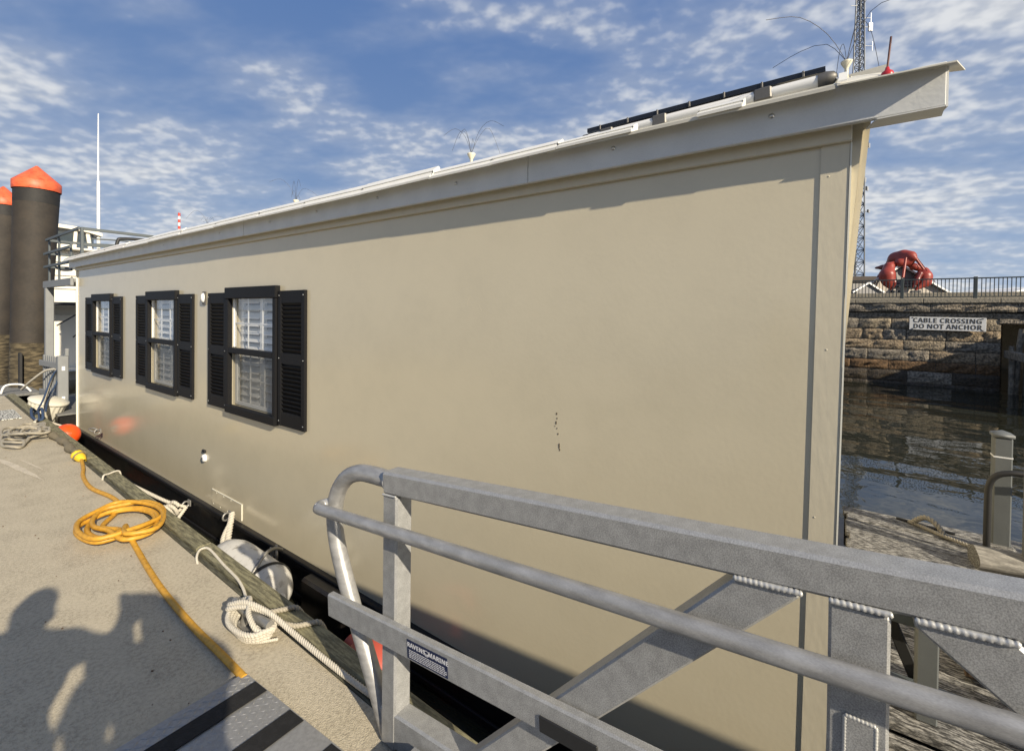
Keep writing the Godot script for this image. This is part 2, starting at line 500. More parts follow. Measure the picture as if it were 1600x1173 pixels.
func blob(bones: Array, cell: float, k: float, m: Maker, shift := Vector3.ZERO) -> void:
	# bones: [a, b, radius a, radius b]; smooth union meshed as surface nets
	var lo := Vector3.ONE * 1e9
	var hi := -lo
	for b in bones:
		for p in [b[0], b[1]]:
			var r := Vector3.ONE * (maxf(b[2], b[3]) + cell * 3.0 + 3.0 / k)
			lo = lo.min(p - r)
			hi = hi.max(p + r)
	var nx := int((hi.x - lo.x) / cell) + 2
	var ny := int((hi.y - lo.y) / cell) + 2
	var nz := int((hi.z - lo.z) / cell) + 2
	var f := PackedFloat32Array()
	f.resize(nx * ny * nz)
	for b in bones:
		var a: Vector3 = b[0]
		var e: Vector3 = b[1]
		var ab := e - a
		var l2 := maxf(ab.length_squared(), 1e-9)
		var pad := Vector3.ONE * (maxf(b[2], b[3]) + cell * 2.0 + 2.0 / k)
		var i0 := Vector3i(((a.min(e) - pad - lo) / cell).floor()).clamp(Vector3i.ZERO, Vector3i(nx - 1, ny - 1, nz - 1))
		var i1 := Vector3i(((a.max(e) + pad - lo) / cell).ceil()).clamp(Vector3i.ZERO, Vector3i(nx - 1, ny - 1, nz - 1))
		for iz in range(i0.z, i1.z + 1):
			for iy in range(i0.y, i1.y + 1):
				for ix in range(i0.x, i1.x + 1):
					var p := lo + Vector3(ix, iy, iz) * cell
					var t := clampf((p - a).dot(ab) / l2, 0.0, 1.0)
					var d: float = p.distance_to(a + ab * t) - lerpf(b[2], b[3], t)
					f[(iz * ny + iy) * nx + ix] += exp(-k * d)
	var vert := {}
	var val := func(i: int) -> float: return log(maxf(f[i], 1e-12))
	for iz in nz - 1:
		for iy in ny - 1:
			for ix in nx - 1:
				var n := (iz * ny + iy) * nx + ix
				var c := [n, n + 1, n + nx, n + nx + 1, n + nx * ny, n + nx * ny + 1, n + nx * ny + nx, n + nx * ny + nx + 1]
				var inside := 0
				for q in c:
					if f[q] > 1.0: inside += 1
				if inside == 0 or inside == 8:
					continue
				var s := Vector3.ZERO
				var cnt := 0
				for ed in [[0, 1], [2, 3], [4, 5], [6, 7], [0, 2], [1, 3], [4, 6], [5, 7], [0, 4], [1, 5], [2, 6], [3, 7]]:
					var fa := f[c[ed[0]]] > 1.0
					if fa != (f[c[ed[1]]] > 1.0):
						var va: float = val.call(c[ed[0]])
						var vb: float = val.call(c[ed[1]])
						var t := clampf(va / (va - vb), 0.0, 1.0)
						var pa := Vector3(ed[0] & 1, (ed[0] >> 1) & 1, ed[0] >> 2)
						var pb := Vector3(ed[1] & 1, (ed[1] >> 1) & 1, ed[1] >> 2)
						s += pa.lerp(pb, t)
						cnt += 1
				vert[n] = lo + (Vector3(ix, iy, iz) + s / cnt) * cell + shift
	m.smooth(true)
	for n in vert:
		var ix: int = n % nx
		var iy: int = (n / nx) % ny
		var iz: int = n / (nx * ny)
		var steps := [1, nx, nx * ny]
		for ax in 3:
			var here := f[n] > 1.0
			if here == (f[n + steps[ax]] > 1.0):
				continue
			var s1: int = steps[(ax + 1) % 3]
			var s2: int = steps[(ax + 2) % 3]
			if not (vert.has(n - s1) and vert.has(n - s2) and vert.has(n - s1 - s2)):
				continue
			if here:
				m.quad(vert[n - s1 - s2], vert[n - s2], vert[n], vert[n - s1])
			else:
				m.quad(vert[n - s1 - s2], vert[n - s1], vert[n], vert[n - s2])
	m.smooth(false)


# ---------------------------------------------------------------- setting

func dock_edge(x: float) -> float:
	return -1.25 + 0.0215 * x

func make_water() -> void:
	var s := setting("water")
	var n := FastNoiseLite.new()
	n.seed = 3
	n.frequency = 0.42
	n.fractal_octaves = 2
	n.fractal_gain = 0.3
	var n2 := FastNoiseLite.new()
	n2.seed = 9
	n2.frequency = 1.5
	n2.fractal_octaves = 2
	var m := mk().smooth()
	var x0 := -16.0
	var z0 := -24.0
	var dx := 0.16
	var nx := 200
	var nz := 150
	var pts := []
	for j in nz + 1:
		var row := PackedVector3Array()
		for i in nx + 1:
			var x := x0 + i * dx
			var z := z0 + j * dx
			var edge := clampf(minf(minf(i, nx - i), minf(j, nz - j)) / 4.0, 0.0, 1.0)
			var far := clampf((-z - 3.0) / 12.0, 0.15, 1.0)
			row.append(Vector3(x, WATER + edge * far * (n.get_noise_2d(x * 0.55, z * 1.5) * 0.024 + n2.get_noise_2d(x * 0.5, z * 1.4) * 0.0075), z))
		pts.append(row)
	for j in nz:
		for i in nx:
			m.quad(pts[j][i], pts[j + 1][i], pts[j + 1][i + 1], pts[j][i + 1])
	var x1 := x0 + nx * dx
	var z1 := z0 + nz * dx
	m.smooth(false)
	var far := 900.0
	m.quad(Vector3(-far, WATER, -far), Vector3(-far, WATER, far), Vector3(x0, WATER, far), Vector3(x0, WATER, -far))
	m.quad(Vector3(x1, WATER, -far), Vector3(x1, WATER, far), Vector3(far, WATER, far), Vector3(far, WATER, -far))
	m.quad(Vector3(x0, WATER, -far), Vector3(x0, WATER, z0), Vector3(x1, WATER, z0), Vector3(x1, WATER, -far))
	m.quad(Vector3(x0, WATER, z1), Vector3(x0, WATER, far), Vector3(x1, WATER, far), Vector3(x1, WATER, z1))
	part("water_surface", m, M.water, s)

func make_dock() -> void:
	var s := setting("dock")
	var a := -13.4
	var b := 7.0
	var zb := 7.0
	var za := dock_edge(a)
	var zc := dock_edge(b)
	var m := mk()
	m.prism([Vector3(a, 0, za), Vector3(a, 0, zb), Vector3(b, 0, zb), Vector3(b, 0, zc)], Vector3(0, -0.62, 0))
	part("concrete_deck", m, M.concrete, s)
	# timber along the edge: an inner batten and an outer plank, in lengths
	var x := a
	var lens := [3.1, 3.3, 3.25, 3.3, 3.2, 3.1, 3.3]
	for i in lens.size():
		var xe := minf(x + lens[i] - 0.012, b)
		var e0 := dock_edge(x)
		var e1 := dock_edge(xe)
		part("edge_batten", mk().beam(Vector3(x, -0.02, e0 - 0.019), Vector3(xe, -0.02, e1 - 0.019), 0.05, 0.03, 0.006), M.timber_dark, s)
		var lift := rng.randf_range(0.0, 0.008)
		part("edge_plank", mk().beam(Vector3(x, -0.075 + lift, e0 - 0.092), Vector3(xe, -0.075 + lift, e1 - 0.092), 0.20, 0.105, 0.011), M.timber_green, s)
		part("edge_waler", mk().beam(Vector3(x, -0.38, e0 - 0.075), Vector3(xe, -0.38, e1 - 0.075), 0.30, 0.07, 0.01), M.timber_dark, s)
		x += lens[i]
	# grit and crumbs on the concrete
	var grit := mk()
	for i in 120:
		var gx := rng.randf_range(-11.0, -1.8)
		var gz := rng.randf_range(-1.2, 1.0)
		var gs := rng.randf_range(0.002, 0.006) * (2.0 if i % 37 == 0 else 1.0)
		grit.box(Vector3(gx, gs * 0.5, gz), Vector3(gs * 1.6, gs, gs * 1.2), 0.0, Basis(Vector3.UP, rng.randf() * TAU))
	part("grit", grit, M.timber_brown, s).set_meta("kind", "stuff")
	# pale scuffs on the concrete
	for q in [[Vector2(-8.05, -0.83), Vector2(-6.52, -1.02), 0.045], [Vector2(-7.7, -0.99), Vector2(-6.9, -1.09), 0.016], [Vector2(-9.4, -0.72), Vector2(-8.9, -0.84), 0.05]]:
		var pa: Vector2 = q[0]
		var pb: Vector2 = q[1]
		var side: Vector2 = (pb - pa).orthogonal().normalized() * q[2]
		var left := []
		var right := []
		for i in 15:
			var t := i / 14.0
			var c := pa.lerp(pb, t)
			var wd := sin(t * PI) * rng.randf_range(0.65, 1.0)
			left.append(c + side * wd)
			right.append(c - side * wd * rng.randf_range(0.6, 1.0))
		var sm := mk()
		for i in 14:
			sm.quad(Vector3(left[i].x, 0.004, left[i].y), Vector3(left[i + 1].x, 0.004, left[i + 1].y), Vector3(right[i + 1].x, 0.004, right[i + 1].y), Vector3(right[i].x, 0.004, right[i].y))
		part("scuff_mark", sm, M.scuff, s)

func make_finger_float() -> void:
	var t := thing("finger_float", "low grey finger float beyond the concrete dock, below the orange capped piles", "float", Vector3(-14.6, WATER, -1.4))
	for i in 9:
		part("deck_board", mk().box(Vector3(-13.75 - i * 0.2, -0.05, -1.35), Vector3(0.188, 0.05, 1.5), 0.006), M.deck_grey, t)
	part("side_beam", mk().box(Vector3(-14.55, -0.24, -2.13), Vector3(1.9, 0.3, 0.06), 0.01), M.grey_light, t)
	part("float_block", mk().box(Vector3(-14.55, -0.55, -1.3), Vector3(1.8, 0.42, 1.4), 0.03), M.tarp_dark, t)
	part("hoop", mk().tube(path([Vector3(-13.9, -0.02, -1.55), Vector3(-13.9, 0.14, -1.62), Vector3(-13.9, 0.13, -1.85), Vector3(-13.9, -0.02, -1.98)], 0.03), 0.02, 8), M.pvc_white, t)


# ---------------------------------------------------------------- houseboat

func make_houseboat() -> void:
	var t := thing("houseboat", "long beige houseboat with black shutters and white roof edge beside the dock", "houseboat", Vector3(-5.65, WATER, -4.1))
	var z := -2.2
	var top := 2.62
	var wx := [-9.67, -7.08, -4.715]
	var y0 := 0.755
	var y1 := 1.90
	var half := 0.455
	# front wall with three openings
	var xs := [-11.3]
	for c in wx:
		xs.append(c - half)
		xs.append(c + half)
	xs.append(0.0)
	var ys := [-0.42, y0, y1, top]
	var m := mk()
	for i in xs.size() - 1:
		for j in 3:
			if j == 1 and i % 2 == 1:
				continue
			m.quad(Vector3(xs[i], ys[j], z), Vector3(xs[i + 1], ys[j], z), Vector3(xs[i + 1], ys[j + 1], z), Vector3(xs[i], ys[j + 1], z))
	# inner face and reveals give the wall its thickness
	var zi := z - 0.10
	for i in xs.size() - 1:
		for j in 3:
			if j == 1 and i % 2 == 1:
				var a := Vector3(xs[i], y0, z)
				var b := Vector3(xs[i + 1], y0, z)
				var c := Vector3(xs[i + 1], y1, z)
				var d := Vector3(xs[i], y1, z)
				var k := Vector3(0, 0, -0.10)
				m.quad(a, a + k, b + k, b)
				m.quad(b, b + k, c + k, c)
				m.quad(c, c + k, d + k, d)
				m.quad(d, d + k, a + k, a)
				continue
			m.quad(Vector3(xs[i], ys[j], zi), Vector3(xs[i], ys[j + 1], zi), Vector3(xs[i + 1], ys[j + 1], zi), Vector3(xs[i + 1], ys[j], zi))
	part("front_wall", m, M.paint_beige, t, "glossy beige wall facing the dock")
	part("end_wall", mk().box(Vector3(-0.05, 1.1, -4.15), Vector3(0.08, 3.04, 3.7)), M.paint_beige, t)
	part("end_wall", mk().box(Vector3(-11.25, 1.1, -4.15), Vector3(0.08, 3.04, 3.7)), M.paint_beige, t)
	part("back_wall", mk().box(Vector3(-5.65, 1.2, -6.02), Vector3(11.28, 3.24, 0.04)), M.paint_beige, t)
	part("floor", mk().box(Vector3(-5.65, -0.30, -4.15), Vector3(11.1, 0.08, 3.6)), M.inside_wood, t)
	part("inner_wall", mk().box(Vector3(-5.65, 1.1, -3.4), Vector3(11.1, 2.8, 0.04)), M.inside_wood, t)
	# corner board and thin board at the far corner
	m = mk()
	m.prism([Vector3(-0.108, -0.42, z + 0.006), Vector3(-0.020, -0.42, z + 0.006), Vector3(0.014, 2.42, z + 0.006), Vector3(-0.078, 2.42, z + 0.006)], Vector3(0, 0, -0.024))
	part("corner_board", m, M.paint_trim, t)
	part("corner_edge", mk().prism([Vector3(-0.0185, -0.42, z + 0.0085), Vector3(-0.013, -0.42, z + 0.0085), Vector3(0.021, 2.42, z + 0.0085), Vector3(0.0155, 2.42, z + 0.0085)], Vector3(0, 0, -0.05)), M.raw_edge, t)
	part("corner_board", mk().box(Vector3(-11.285, 1.0, z + 0.004), Vector3(0.032, 2.84, 0.03), 0.003), M.raw_edge, t)
	# wing under the roof end
	part("roof_wing", mk().prism([Vector3(0.005, 1.55, -2.26), Vector3(0.085, 2.60, -2.26), Vector3(-0.02, 2.60, -2.26), Vector3(-0.02, 1.55, -2.26)], Vector3(0, 0, -0.10)), M.paint_trim, t)
	part("roof_wing_batten", mk().prism([Vector3(0.0, 1.72, -2.238), Vector3(0.062, 2.60, -2.238), Vector3(0.024, 2.60, -2.238), Vector3(-0.008, 1.72, -2.238)], Vector3(0, 0, -0.02)), M.paint_beige, t)
	# frieze and fascia
	part("frieze", mk().box(Vector3(-5.645, 2.452, z + 0.012), Vector3(11.33, 0.064, 0.028), 0.004), M.paint_trim, t)
	var fx := [-11.42, -8.05, -4.72, -1.42, 0.275]
	var fascia_z := z + 0.088
	for i in 4:
		var dz := rng.randf_range(-0.002, 0.003)
		var f := part("fascia_board", mk().box(Vector3((fx[i] + fx[i + 1]) * 0.5, 2.540, fascia_z - 0.012 + dz), Vector3(fx[i + 1] - fx[i] - 0.003, 0.150, 0.024), 0.004), M.paint_white, t)
		var bx: float = fx[i] + 0.5
		while bx < fx[i + 1] - 0.1:
			part("bolt", mk().lathe([[0.0, 0.008], [0.007, 0.006], [0.011, 0.0]], 10, Transform3D(Basis(Vector3.RIGHT, PI / 2), Vector3(bx, 2.545 + rng.randf_range(-0.02, 0.02), fascia_z + 0.001))), M.steel_screw, f)
			bx += rng.randf_range(0.62, 0.85)
	part("soffit", mk().box(Vector3(-5.6, 2.495, z + 0.045), Vector3(11.6, 0.012, 0.05)), M.paint_trim, t)
	# folded end of the fascia
	part("fascia_return", mk().box(Vector3(0.270, 2.535, fascia_z - 0.035), Vector3(0.006, 0.145, 0.065), 0.0, Basis(Vector3.UP, 0.15)), M.paint_white, t)
	part("fascia_return", mk().prism([Vector3(0.09, 2.464, fascia_z + 0.003), Vector3(0.270, 2.466, fascia_z + 0.003), Vector3(0.268, 2.452, fascia_z - 0.05), Vector3(0.06, 2.452, fascia_z - 0.05)], Vector3(0, -0.004, 0)), M.paint_white, t)
	# drip caps: short overlapping lengths that tilt a little and reach out over the fascia
	var cx := -11.47
	var stops := [-10.7, -9.9, -9.0, -8.05, -7.1, -6.1, -5.2, -4.3, -3.55, -2.8, -2.1, -1.62, -1.20]
	var cap := func(xa: float, xb: float, ya: float, dip: float, high: float) -> void:
		var c := mk()
		var ring := [Vector2(0.0, 0.078), Vector2(0.012, 0.080), Vector2(0.05 * high, 0.046), Vector2(0.056 * high, 0.050), Vector2(0.098 * high, 0.002), Vector2(0.090 * high, -0.012), Vector2(0.028, -0.004)]
		var pa := []
		var pb := []
		for r in ring:
			pa.append(Vector3(xa - 0.012, ya + r.x, fascia_z + r.y))
			pb.append(Vector3(xb, ya + r.x + dip, fascia_z + r.y))
		for i in ring.size():
			var j := (i + 1) % ring.size()
			c.quad(pa[i], pb[i], pb[j], pa[j])
		for i in range(1, ring.size() - 1):
			c.tri(pa[0], pa[i], pa[i + 1])
			c.tri(pb[0], pb[i + 1], pb[i])
		part("drip_cap", c, M.vinyl_white, t)
	for e in stops:
		cap.call(cx, e, 2.578 + rng.randf_range(-0.002, 0.003), rng.randf_range(-0.004, 0.004), rng.randf_range(0.92, 1.0) if e < -1.9 else 0.80)
		cx = e
	# only some of the caps remain near the solar panel; the bare roof edge shows between them
	for q in [[-1.185, -0.80], [-0.50, -0.34]]:
		cap.call(q[0], q[1], 2.584, 0.002, 0.66)
	part("roof_lip", mk().prism([Vector3(-1.25, 2.577, fascia_z + 0.066), Vector3(-1.25, 2.590, fascia_z + 0.068), Vector3(-1.25, 2.632, fascia_z - 0.03), Vector3(-1.25, 2.618, fascia_z - 0.03)], Vector3(1.215, 0.0, 0)), M.roof_sheet, t)
	# rake flashing at the open end of the roof
	part("rake_flashing", mk().prism([Vector3(-0.03, 2.586, fascia_z + 0.068), Vector3(0.288, 2.580, fascia_z + 0.060), Vector3(0.345, 2.642, -2.30), Vector3(0.10, 2.70, -2.30), Vector3(-0.03, 2.715, -2.30)], Vector3(0, 0.005, 0)), M.roof_sheet, t)
	part("flashing_tab", mk().prism([Vector3(-0.025, 2.60, fascia_z + 0.064), Vector3(0.0, 2.60, fascia_z + 0.064), Vector3(0.0, 2.65, fascia_z + 0.01), Vector3(-0.025, 2.65, fascia_z + 0.01)], Vector3(0, 0.004, 0)), M.vinyl_white, t)
	part("flashing_tab", mk().box(Vector3(0.045, 2.735, -2.36), Vector3(0.17, 0.03, 0.012), 0.0, Basis(Vector3.BACK, 0.05)), M.roof_sheet, t)
	# roof
	part("roof", mk().prism([Vector3(-11.45, 2.60, -2.14), Vector3(-11.45, 2.635, -2.14), Vector3(-11.45, 3.02, -6.2), Vector3(-11.45, 2.98, -6.2)], Vector3(11.43, 0, 0)), M.roof_sheet, t)
	# hull and the open deck at the far end
	part("hull", mk().prism([Vector3(-13.5, -0.42, -2.15), Vector3(-13.5, -1.05, -2.15), Vector3(0.12, -1.05, -2.15), Vector3(0.12, -0.42, -2.15)], Vector3(0, 0, -3.95)), M.hull_black, t)
	part("rub_rail", mk().box(Vector3(-5.62, -0.435, -2.146), Vector3(11.5, 0.05, 0.02), 0.006), M.black_paint, t)
	part("rub_rail", mk().box(Vector3(-6.7, -0.70, -2.142), Vector3(13.5, 0.035, 0.02), 0.006), M.black_paint, t)
	part("bow_block", mk().box(Vector3(-12.42, -0.31, -4.0), Vector3(2.2, 0.24, 4.1), 0.02), M.hull_black, t)
	part("bow_deck", mk().box(Vector3(-12.42, -0.175, -4.0), Vector3(2.22, 0.03, 4.12), 0.008), M.deck_grey, t)
	part("hull_bracket", mk().box(Vector3(-3.27, -0.60, -2.10), Vector3(0.58, 0.34, 0.12), 0.02), M.hull_black, t)
	# access panel
	var hp := part("access_panel", mk().box(Vector3(-5.275, -0.315, z + 0.002), Vector3(0.69, 0.165, 0.008), 0.001), M.paint_beige, t)
	part("panel_border", mk().box(Vector3(-5.275, -0.2290, z + 0.003), Vector3(0.70, 0.006, 0.008)), M.raw_edge, hp)
	part("panel_border", mk().box(Vector3(-4.926, -0.31, z + 0.003), Vector3(0.008, 0.17, 0.008)), M.raw_edge, hp)
	for i in 3:
		part("screw", mk().box(Vector3(-5.5 + i * 0.17, -0.245, z + 0.006), Vector3(0.012, 0.012, 0.004)), M.raw_edge, hp)
		part("screw", mk().box(Vector3(-5.58 + i * 0.17, -0.378, z + 0.006), Vector3(0.012, 0.012, 0.004)), M.raw_edge, hp)
	# paint chips
	var chips := [[-1.265, 1.20, 0.006, 0.010], [-1.262, 1.175, 0.004, 0.007], [-1.268, 1.15, 0.006, 0.014], [-1.262, 1.12, 0.004, 0.006], [-1.255, 1.09, 0.005, 0.008], [-1.247, 1.025, 0.006, 0.022], [-1.243, 1.005, 0.004, 0.01], [-1.275, 1.13, 0.003, 0.004]]
	for c in chips:
		c = [c[0], c[1], c[2] * 0.62, c[3] * 0.75]
		part("paint_chip", mk().prism([Vector3(c[0] - c[2], c[1] - c[3] * 0.3, z + 0.0005), Vector3(c[0] - c[2] * 0.2, c[1] - c[3], z + 0.0005), Vector3(c[0] + c[2], c[1] - c[3] * 0.4, z + 0.0005), Vector3(c[0] + c[2] * 0.6, c[1] + c[3], z + 0.0005), Vector3(c[0] - c[2] * 0.7, c[1] + c[3] * 0.7, z + 0.0005)], Vector3(0, 0, 0.0012)), M.chip_brown, t)
	# two faint wrinkles in the paint
	for q in [[-1.90, 1.86, 0.08, -0.030], [-1.83, 1.80, 0.05, 0.02]]:
		part("paint_wrinkle", mk().tube(path([Vector3(q[0], q[1], z - 0.0012), Vector3(q[0] + q[3] * 0.4, q[1] - q[2] * 0.35, z - 0.0010), Vector3(q[0] + q[3], q[1] - q[2] * 0.7, z - 0.0010), Vector3(q[0] + q[3] * 0.7, q[1] - q[2], z - 0.0014)], 0.02), 0.0016, 8), M.paint_beige, t)
	for q in [[-0.052, 2.30], [-0.047, 1.62], [-0.075, 0.95], [-0.070, 0.83], [-0.062, 0.81], [-0.082, 0.32], [-11.28, 1.6], [-11.28, 0.6]]:
		part("screw_head", mk().lathe([[0.0, 0.0010], [0.0028, 0.0008], [0.0036, 0.0]], 8, Transform3D(Basis(Vector3.RIGHT, PI / 2), Vector3(q[0], q[1], z + 0.0065))), M.paint_trim, t)
	# lamp and outlet on the wall
	var lm := part("wall_lamp", mk().box(Vector3(-5.83, 1.875, z + 0.008), Vector3(0.075, 0.15, 0.016), 0.006), M.clamp_grey, t)
	part("lamp_cover", mk().lathe([[0.0, 0.025], [0.018, 0.022], [0.028, 0.012], [0.030, 0.0]], 14, Transform3D(Basis(Vector3.RIGHT, PI / 2).scaled(Vector3(1, 1.8, 1)), Vector3(-5.83, 1.88, z + 0.016))), M.louver_white, lm)
	var ol := part("shore_inlet", mk().lathe([[0.0, 0.03], [0.03, 0.03], [0.04, 0.022], [0.045, 0.0]], 16, Transform3D(Basis(Vector3.RIGHT, PI / 2), Vector3(-5.815, 0.075, z))), M.louver_white, t)
	part("inlet_cap", mk().box(Vector3(-5.815, 0.155, z + 0.012), Vector3(0.07, 0.03, 0.022), 0.004), M.rubber_black, ol)
	part("inlet_hole", mk().lathe([[0.0, 0.004], [0.012, 0.004], [0.012, 0.0]], 10, Transform3D(Basis(Vector3.RIGHT, PI / 2), Vector3(-5.815, 0.075, z + 0.031))), M.clamp_grey, ol)
	# deck rail posts for the upper deck, and the porch post
	make_windows(t, wx, z)
	make_upper_deck(t)

func make_windows(t: Node3D, wx: Array, z: float) -> void:
	var keep := B
	B = Vector3.ZERO
	# meshes around the middle of a window at (0, 1.33)
	var fr := mk()
	fr.box(Vector3(0, 0.59, 0.022), Vector3(1.03, 0.115, 0.054), 0.006)
	fr.box(Vector3(-0.478, -0.05, 0.018), Vector3(0.058, 1.165, 0.046), 0.005)
	fr.box(Vector3(0.478, -0.05, 0.018), Vector3(0.058, 1.165, 0.046), 0.005)
	fr.box(Vector3(0, -0.605, 0.022), Vector3(1.01, 0.080, 0.054), 0.006)
	var midrail := mk().box(Vector3(0, 0.0, 0.014), Vector3(0.898, 0.058, 0.05), 0.008)
	var sash := mk()
	for s in [-1, 1]:
		sash.box(Vector3(s * 0.437, 0.282, -0.022), Vector3(0.024, 0.50, 0.03), 0.003)
		sash.box(Vector3(s * 0.425, -0.296, -0.045), Vector3(0.048, 0.53, 0.03), 0.003)
	sash.box(Vector3(0, -0.545, -0.045), Vector3(0.80, 0.036, 0.03), 0.003)
	var bar_v := mk().box(Vector3.ZERO, Vector3(0.016, 0.50, 0.010), 0.002).mesh()
	var bar_h := mk().box(Vector3.ZERO, Vector3(0.85, 0.016, 0.010), 0.002).mesh()
	var pane_a := mk().box(Vector3(0, 0.28, -0.014), Vector3(0.89, 0.52, 0.004)).mesh()
	var pane_b := mk().box(Vector3(0, -0.296, -0.034), Vector3(0.89, 0.545, 0.004)).mesh()
	var screen := mk()
	screen.quad(Vector3(-0.448, -0.565, -0.006), Vector3(0.448, -0.565, -0.006), Vector3(0.448, -0.028, -0.006), Vector3(-0.448, -0.028, -0.006))
	var screen_mesh := screen.mesh()
	var stile := mk().box(Vector3.ZERO, Vector3(0.045, 1.14, 0.03), 0.004).mesh()
	var slat := mk().box(Vector3.ZERO, Vector3(0.37, 0.088, 0.011), 0.004, Basis(Vector3.RIGHT, -0.88)).mesh()
	var frm := fr.mesh()
	var mrm := midrail.mesh()
	var sam := sash.mesh()
	# shutter
	var sh_frame := mk()
	for s in [-1, 1]:
		sh_frame.box(Vector3(s * 0.195, 0, 0.014), Vector3(0.056, 1.225, 0.028), 0.004)
	sh_frame.box(Vector3(0, 0.556, 0.013), Vector3(0.336, 0.113, 0.025), 0.003)
	sh_frame.box(Vector3(0, 0.0, 0.013), Vector3(0.336, 0.10, 0.025), 0.003)
	sh_frame.box(Vector3(0, -0.551, 0.013), Vector3(0.336, 0.123, 0.025), 0.003)
	sh_frame.box(Vector3(0, 0, 0.003), Vector3(0.36, 1.1, 0.004))
	var sh_mesh := sh_frame.mesh()
	var louver := mk().box(Vector3.ZERO, Vector3(0.334, 0.038, 0.006), 0.0015, Basis(Vector3.RIGHT, 0.55)).mesh()
	var scr := mk().lathe([[0.0, 0.004], [0.005, 0.003], [0.006, 0.0]], 8, Transform3D(Basis(Vector3.RIGHT, PI / 2), Vector3.ZERO)).mesh()
	for c in wx:
		var w := holder("window", t, Vector3(c, 1.33, z) - keep)
		inst("frame", frm, M.black_paint, w)
		inst("meeting_rail", mrm, M.black_paint, w)
		inst("sash", sam, M.white_frame, w)
		inst("pane", pane_a, M.glass, w)
		inst("pane", pane_b, M.glass, w)
		inst("insect_screen", screen_mesh, M.screen_mesh, w)
		for s in [-1, 1]:
			inst("muntin", bar_v, M.white_frame, w, Transform3D(Basis(), Vector3(s * 0.145, 0.28, -0.024)))
			inst("muntin", bar_v, M.white_frame, w, Transform3D(Basis(), Vector3(s * 0.145, -0.29, -0.046)))
		inst("muntin", bar_h, M.white_frame, w, Transform3D(Basis(), Vector3(0, 0.28, -0.0245)))
		inst("muntin", bar_h, M.white_frame, w, Transform3D(Basis(), Vector3(0, -0.29, -0.0465)))
		# plantation shutters inside
		for px in [-0.42, -0.022, 0.022, 0.42]:
			inst("inner_stile", stile, M.louver_white, w, Transform3D(Basis(), Vector3(px, 0, -0.102)))
		for s in [-1, 1]:
			for k in 14:
				inst("inner_louver", slat, M.louver_white, w, Transform3D(Basis(Vector3.RIGHT, rng.randf_range(-0.03, 0.03)), Vector3(s * 0.221, -0.52 + k * 0.08, -0.102)))
		for s in [-1, 1]:
			var tilt := Basis(Vector3.BACK, rng.randf_range(-0.006, 0.006))
			var sh := holder("shutter", t, Vector3(c + s * 0.748, 1.315, z) - keep)
			sh.basis = tilt
			inst("shutter_frame", sh_mesh, M.black_paint, sh)
			for k in 12:
				for row in [-1, 1]:
					inst("louver", louver, M.black_paint, sh, Transform3D(Basis(), Vector3(0, row * 0.275 - 0.21 + k * 0.0382 - (0.02 if row < 0 else -0.005), 0.013)))
			for sy in [-0.57, 0.0, 0.57]:
				for sx in [-0.2, 0.2]:
					inst("screw", scr, M.steel_screw, sh, Transform3D(Basis(), Vector3(sx, sy, 0.0285)))
	# worn edge on the shutter of the farthest window
	B = keep

func make_upper_deck(t: Node3D) -> void:
	var y := 2.215
	var zf := -2.13
	part("upper_deck_floor", mk().box(Vector3(-12.42, y + 0.03, -3.9), Vector3(2.2, 0.07, 3.5), 0.01), M.grey_paint, t)
	part("upper_deck_beam", mk().box(Vector3(-12.42, y + 0.005, zf), Vector3(2.26, 0.14, 0.05), 0.008), M.grey_paint, t)
	part("upper_deck_post", mk().box(Vector3(-13.3, 0.98, -2.16), Vector3(0.14, 2.34, 0.13), 0.012), M.grey_paint, t)
	# railing: three rails along the dock side, then across both ends
	var xa := -13.35
	var xb := -10.8
	for ry in [3.135, 2.86, 2.59]:
		part("deck_rail", mk().beam(Vector3(xa - (0.0 if ry > 3.0 else 0.2), ry, zf), Vector3(xb if ry > 3.0 else -11.4, ry, zf), 0.05, 0.035, 0.005), M.grey_dark, t)
		part("deck_rail", mk().beam(Vector3(xa, ry - 0.002, zf - 0.02), Vector3(xa, ry - 0.002, -5.4), 0.05, 0.035, 0.005), M.grey_dark, t)
		if ry > 2.8:
			part("deck_rail", mk().beam(Vector3(xb, ry - 0.002, zf - 0.02), Vector3(xb, ry - 0.002, -3.35), 0.05, 0.035, 0.005), M.grey_dark, t)
	for px in [-13.3, -12.45, -11.55]:
		part("deck_rail_post", mk().box(Vector3(px, 2.68, zf - 0.034), Vector3(0.05, 0.92 if px < -12 else 0.5, 0.03), 0.004), M.grey_dark, t)
	part("deck_rail_post", mk().box(Vector3(xb, 2.89, zf - 0.034), Vector3(0.06, 0.52, 0.04), 0.004), M.grey_dark, t)
	for pz in [-3.3, -4.3, -5.3]:
		part("deck_rail_post", mk().box(Vector3(xa + 0.034, 2.68, pz), Vector3(0.03, 0.92, 0.05), 0.004), M.grey_dark, t)
	part("deck_rail_post", mk().box(Vector3(xb, 2.89, -3.3), Vector3(0.05, 0.54, 0.05), 0.004), M.grey_dark, t)
	part("stair_handrail", mk().tube(path([Vector3(-10.75, 2.75, -2.62), Vector3(-10.75, 2.97, -2.64), Vector3(-10.75, 3.03, -2.75), Vector3(-10.75, 3.06, -3.4)], 0.04), 0.028, 8), M.rubber_black, t)

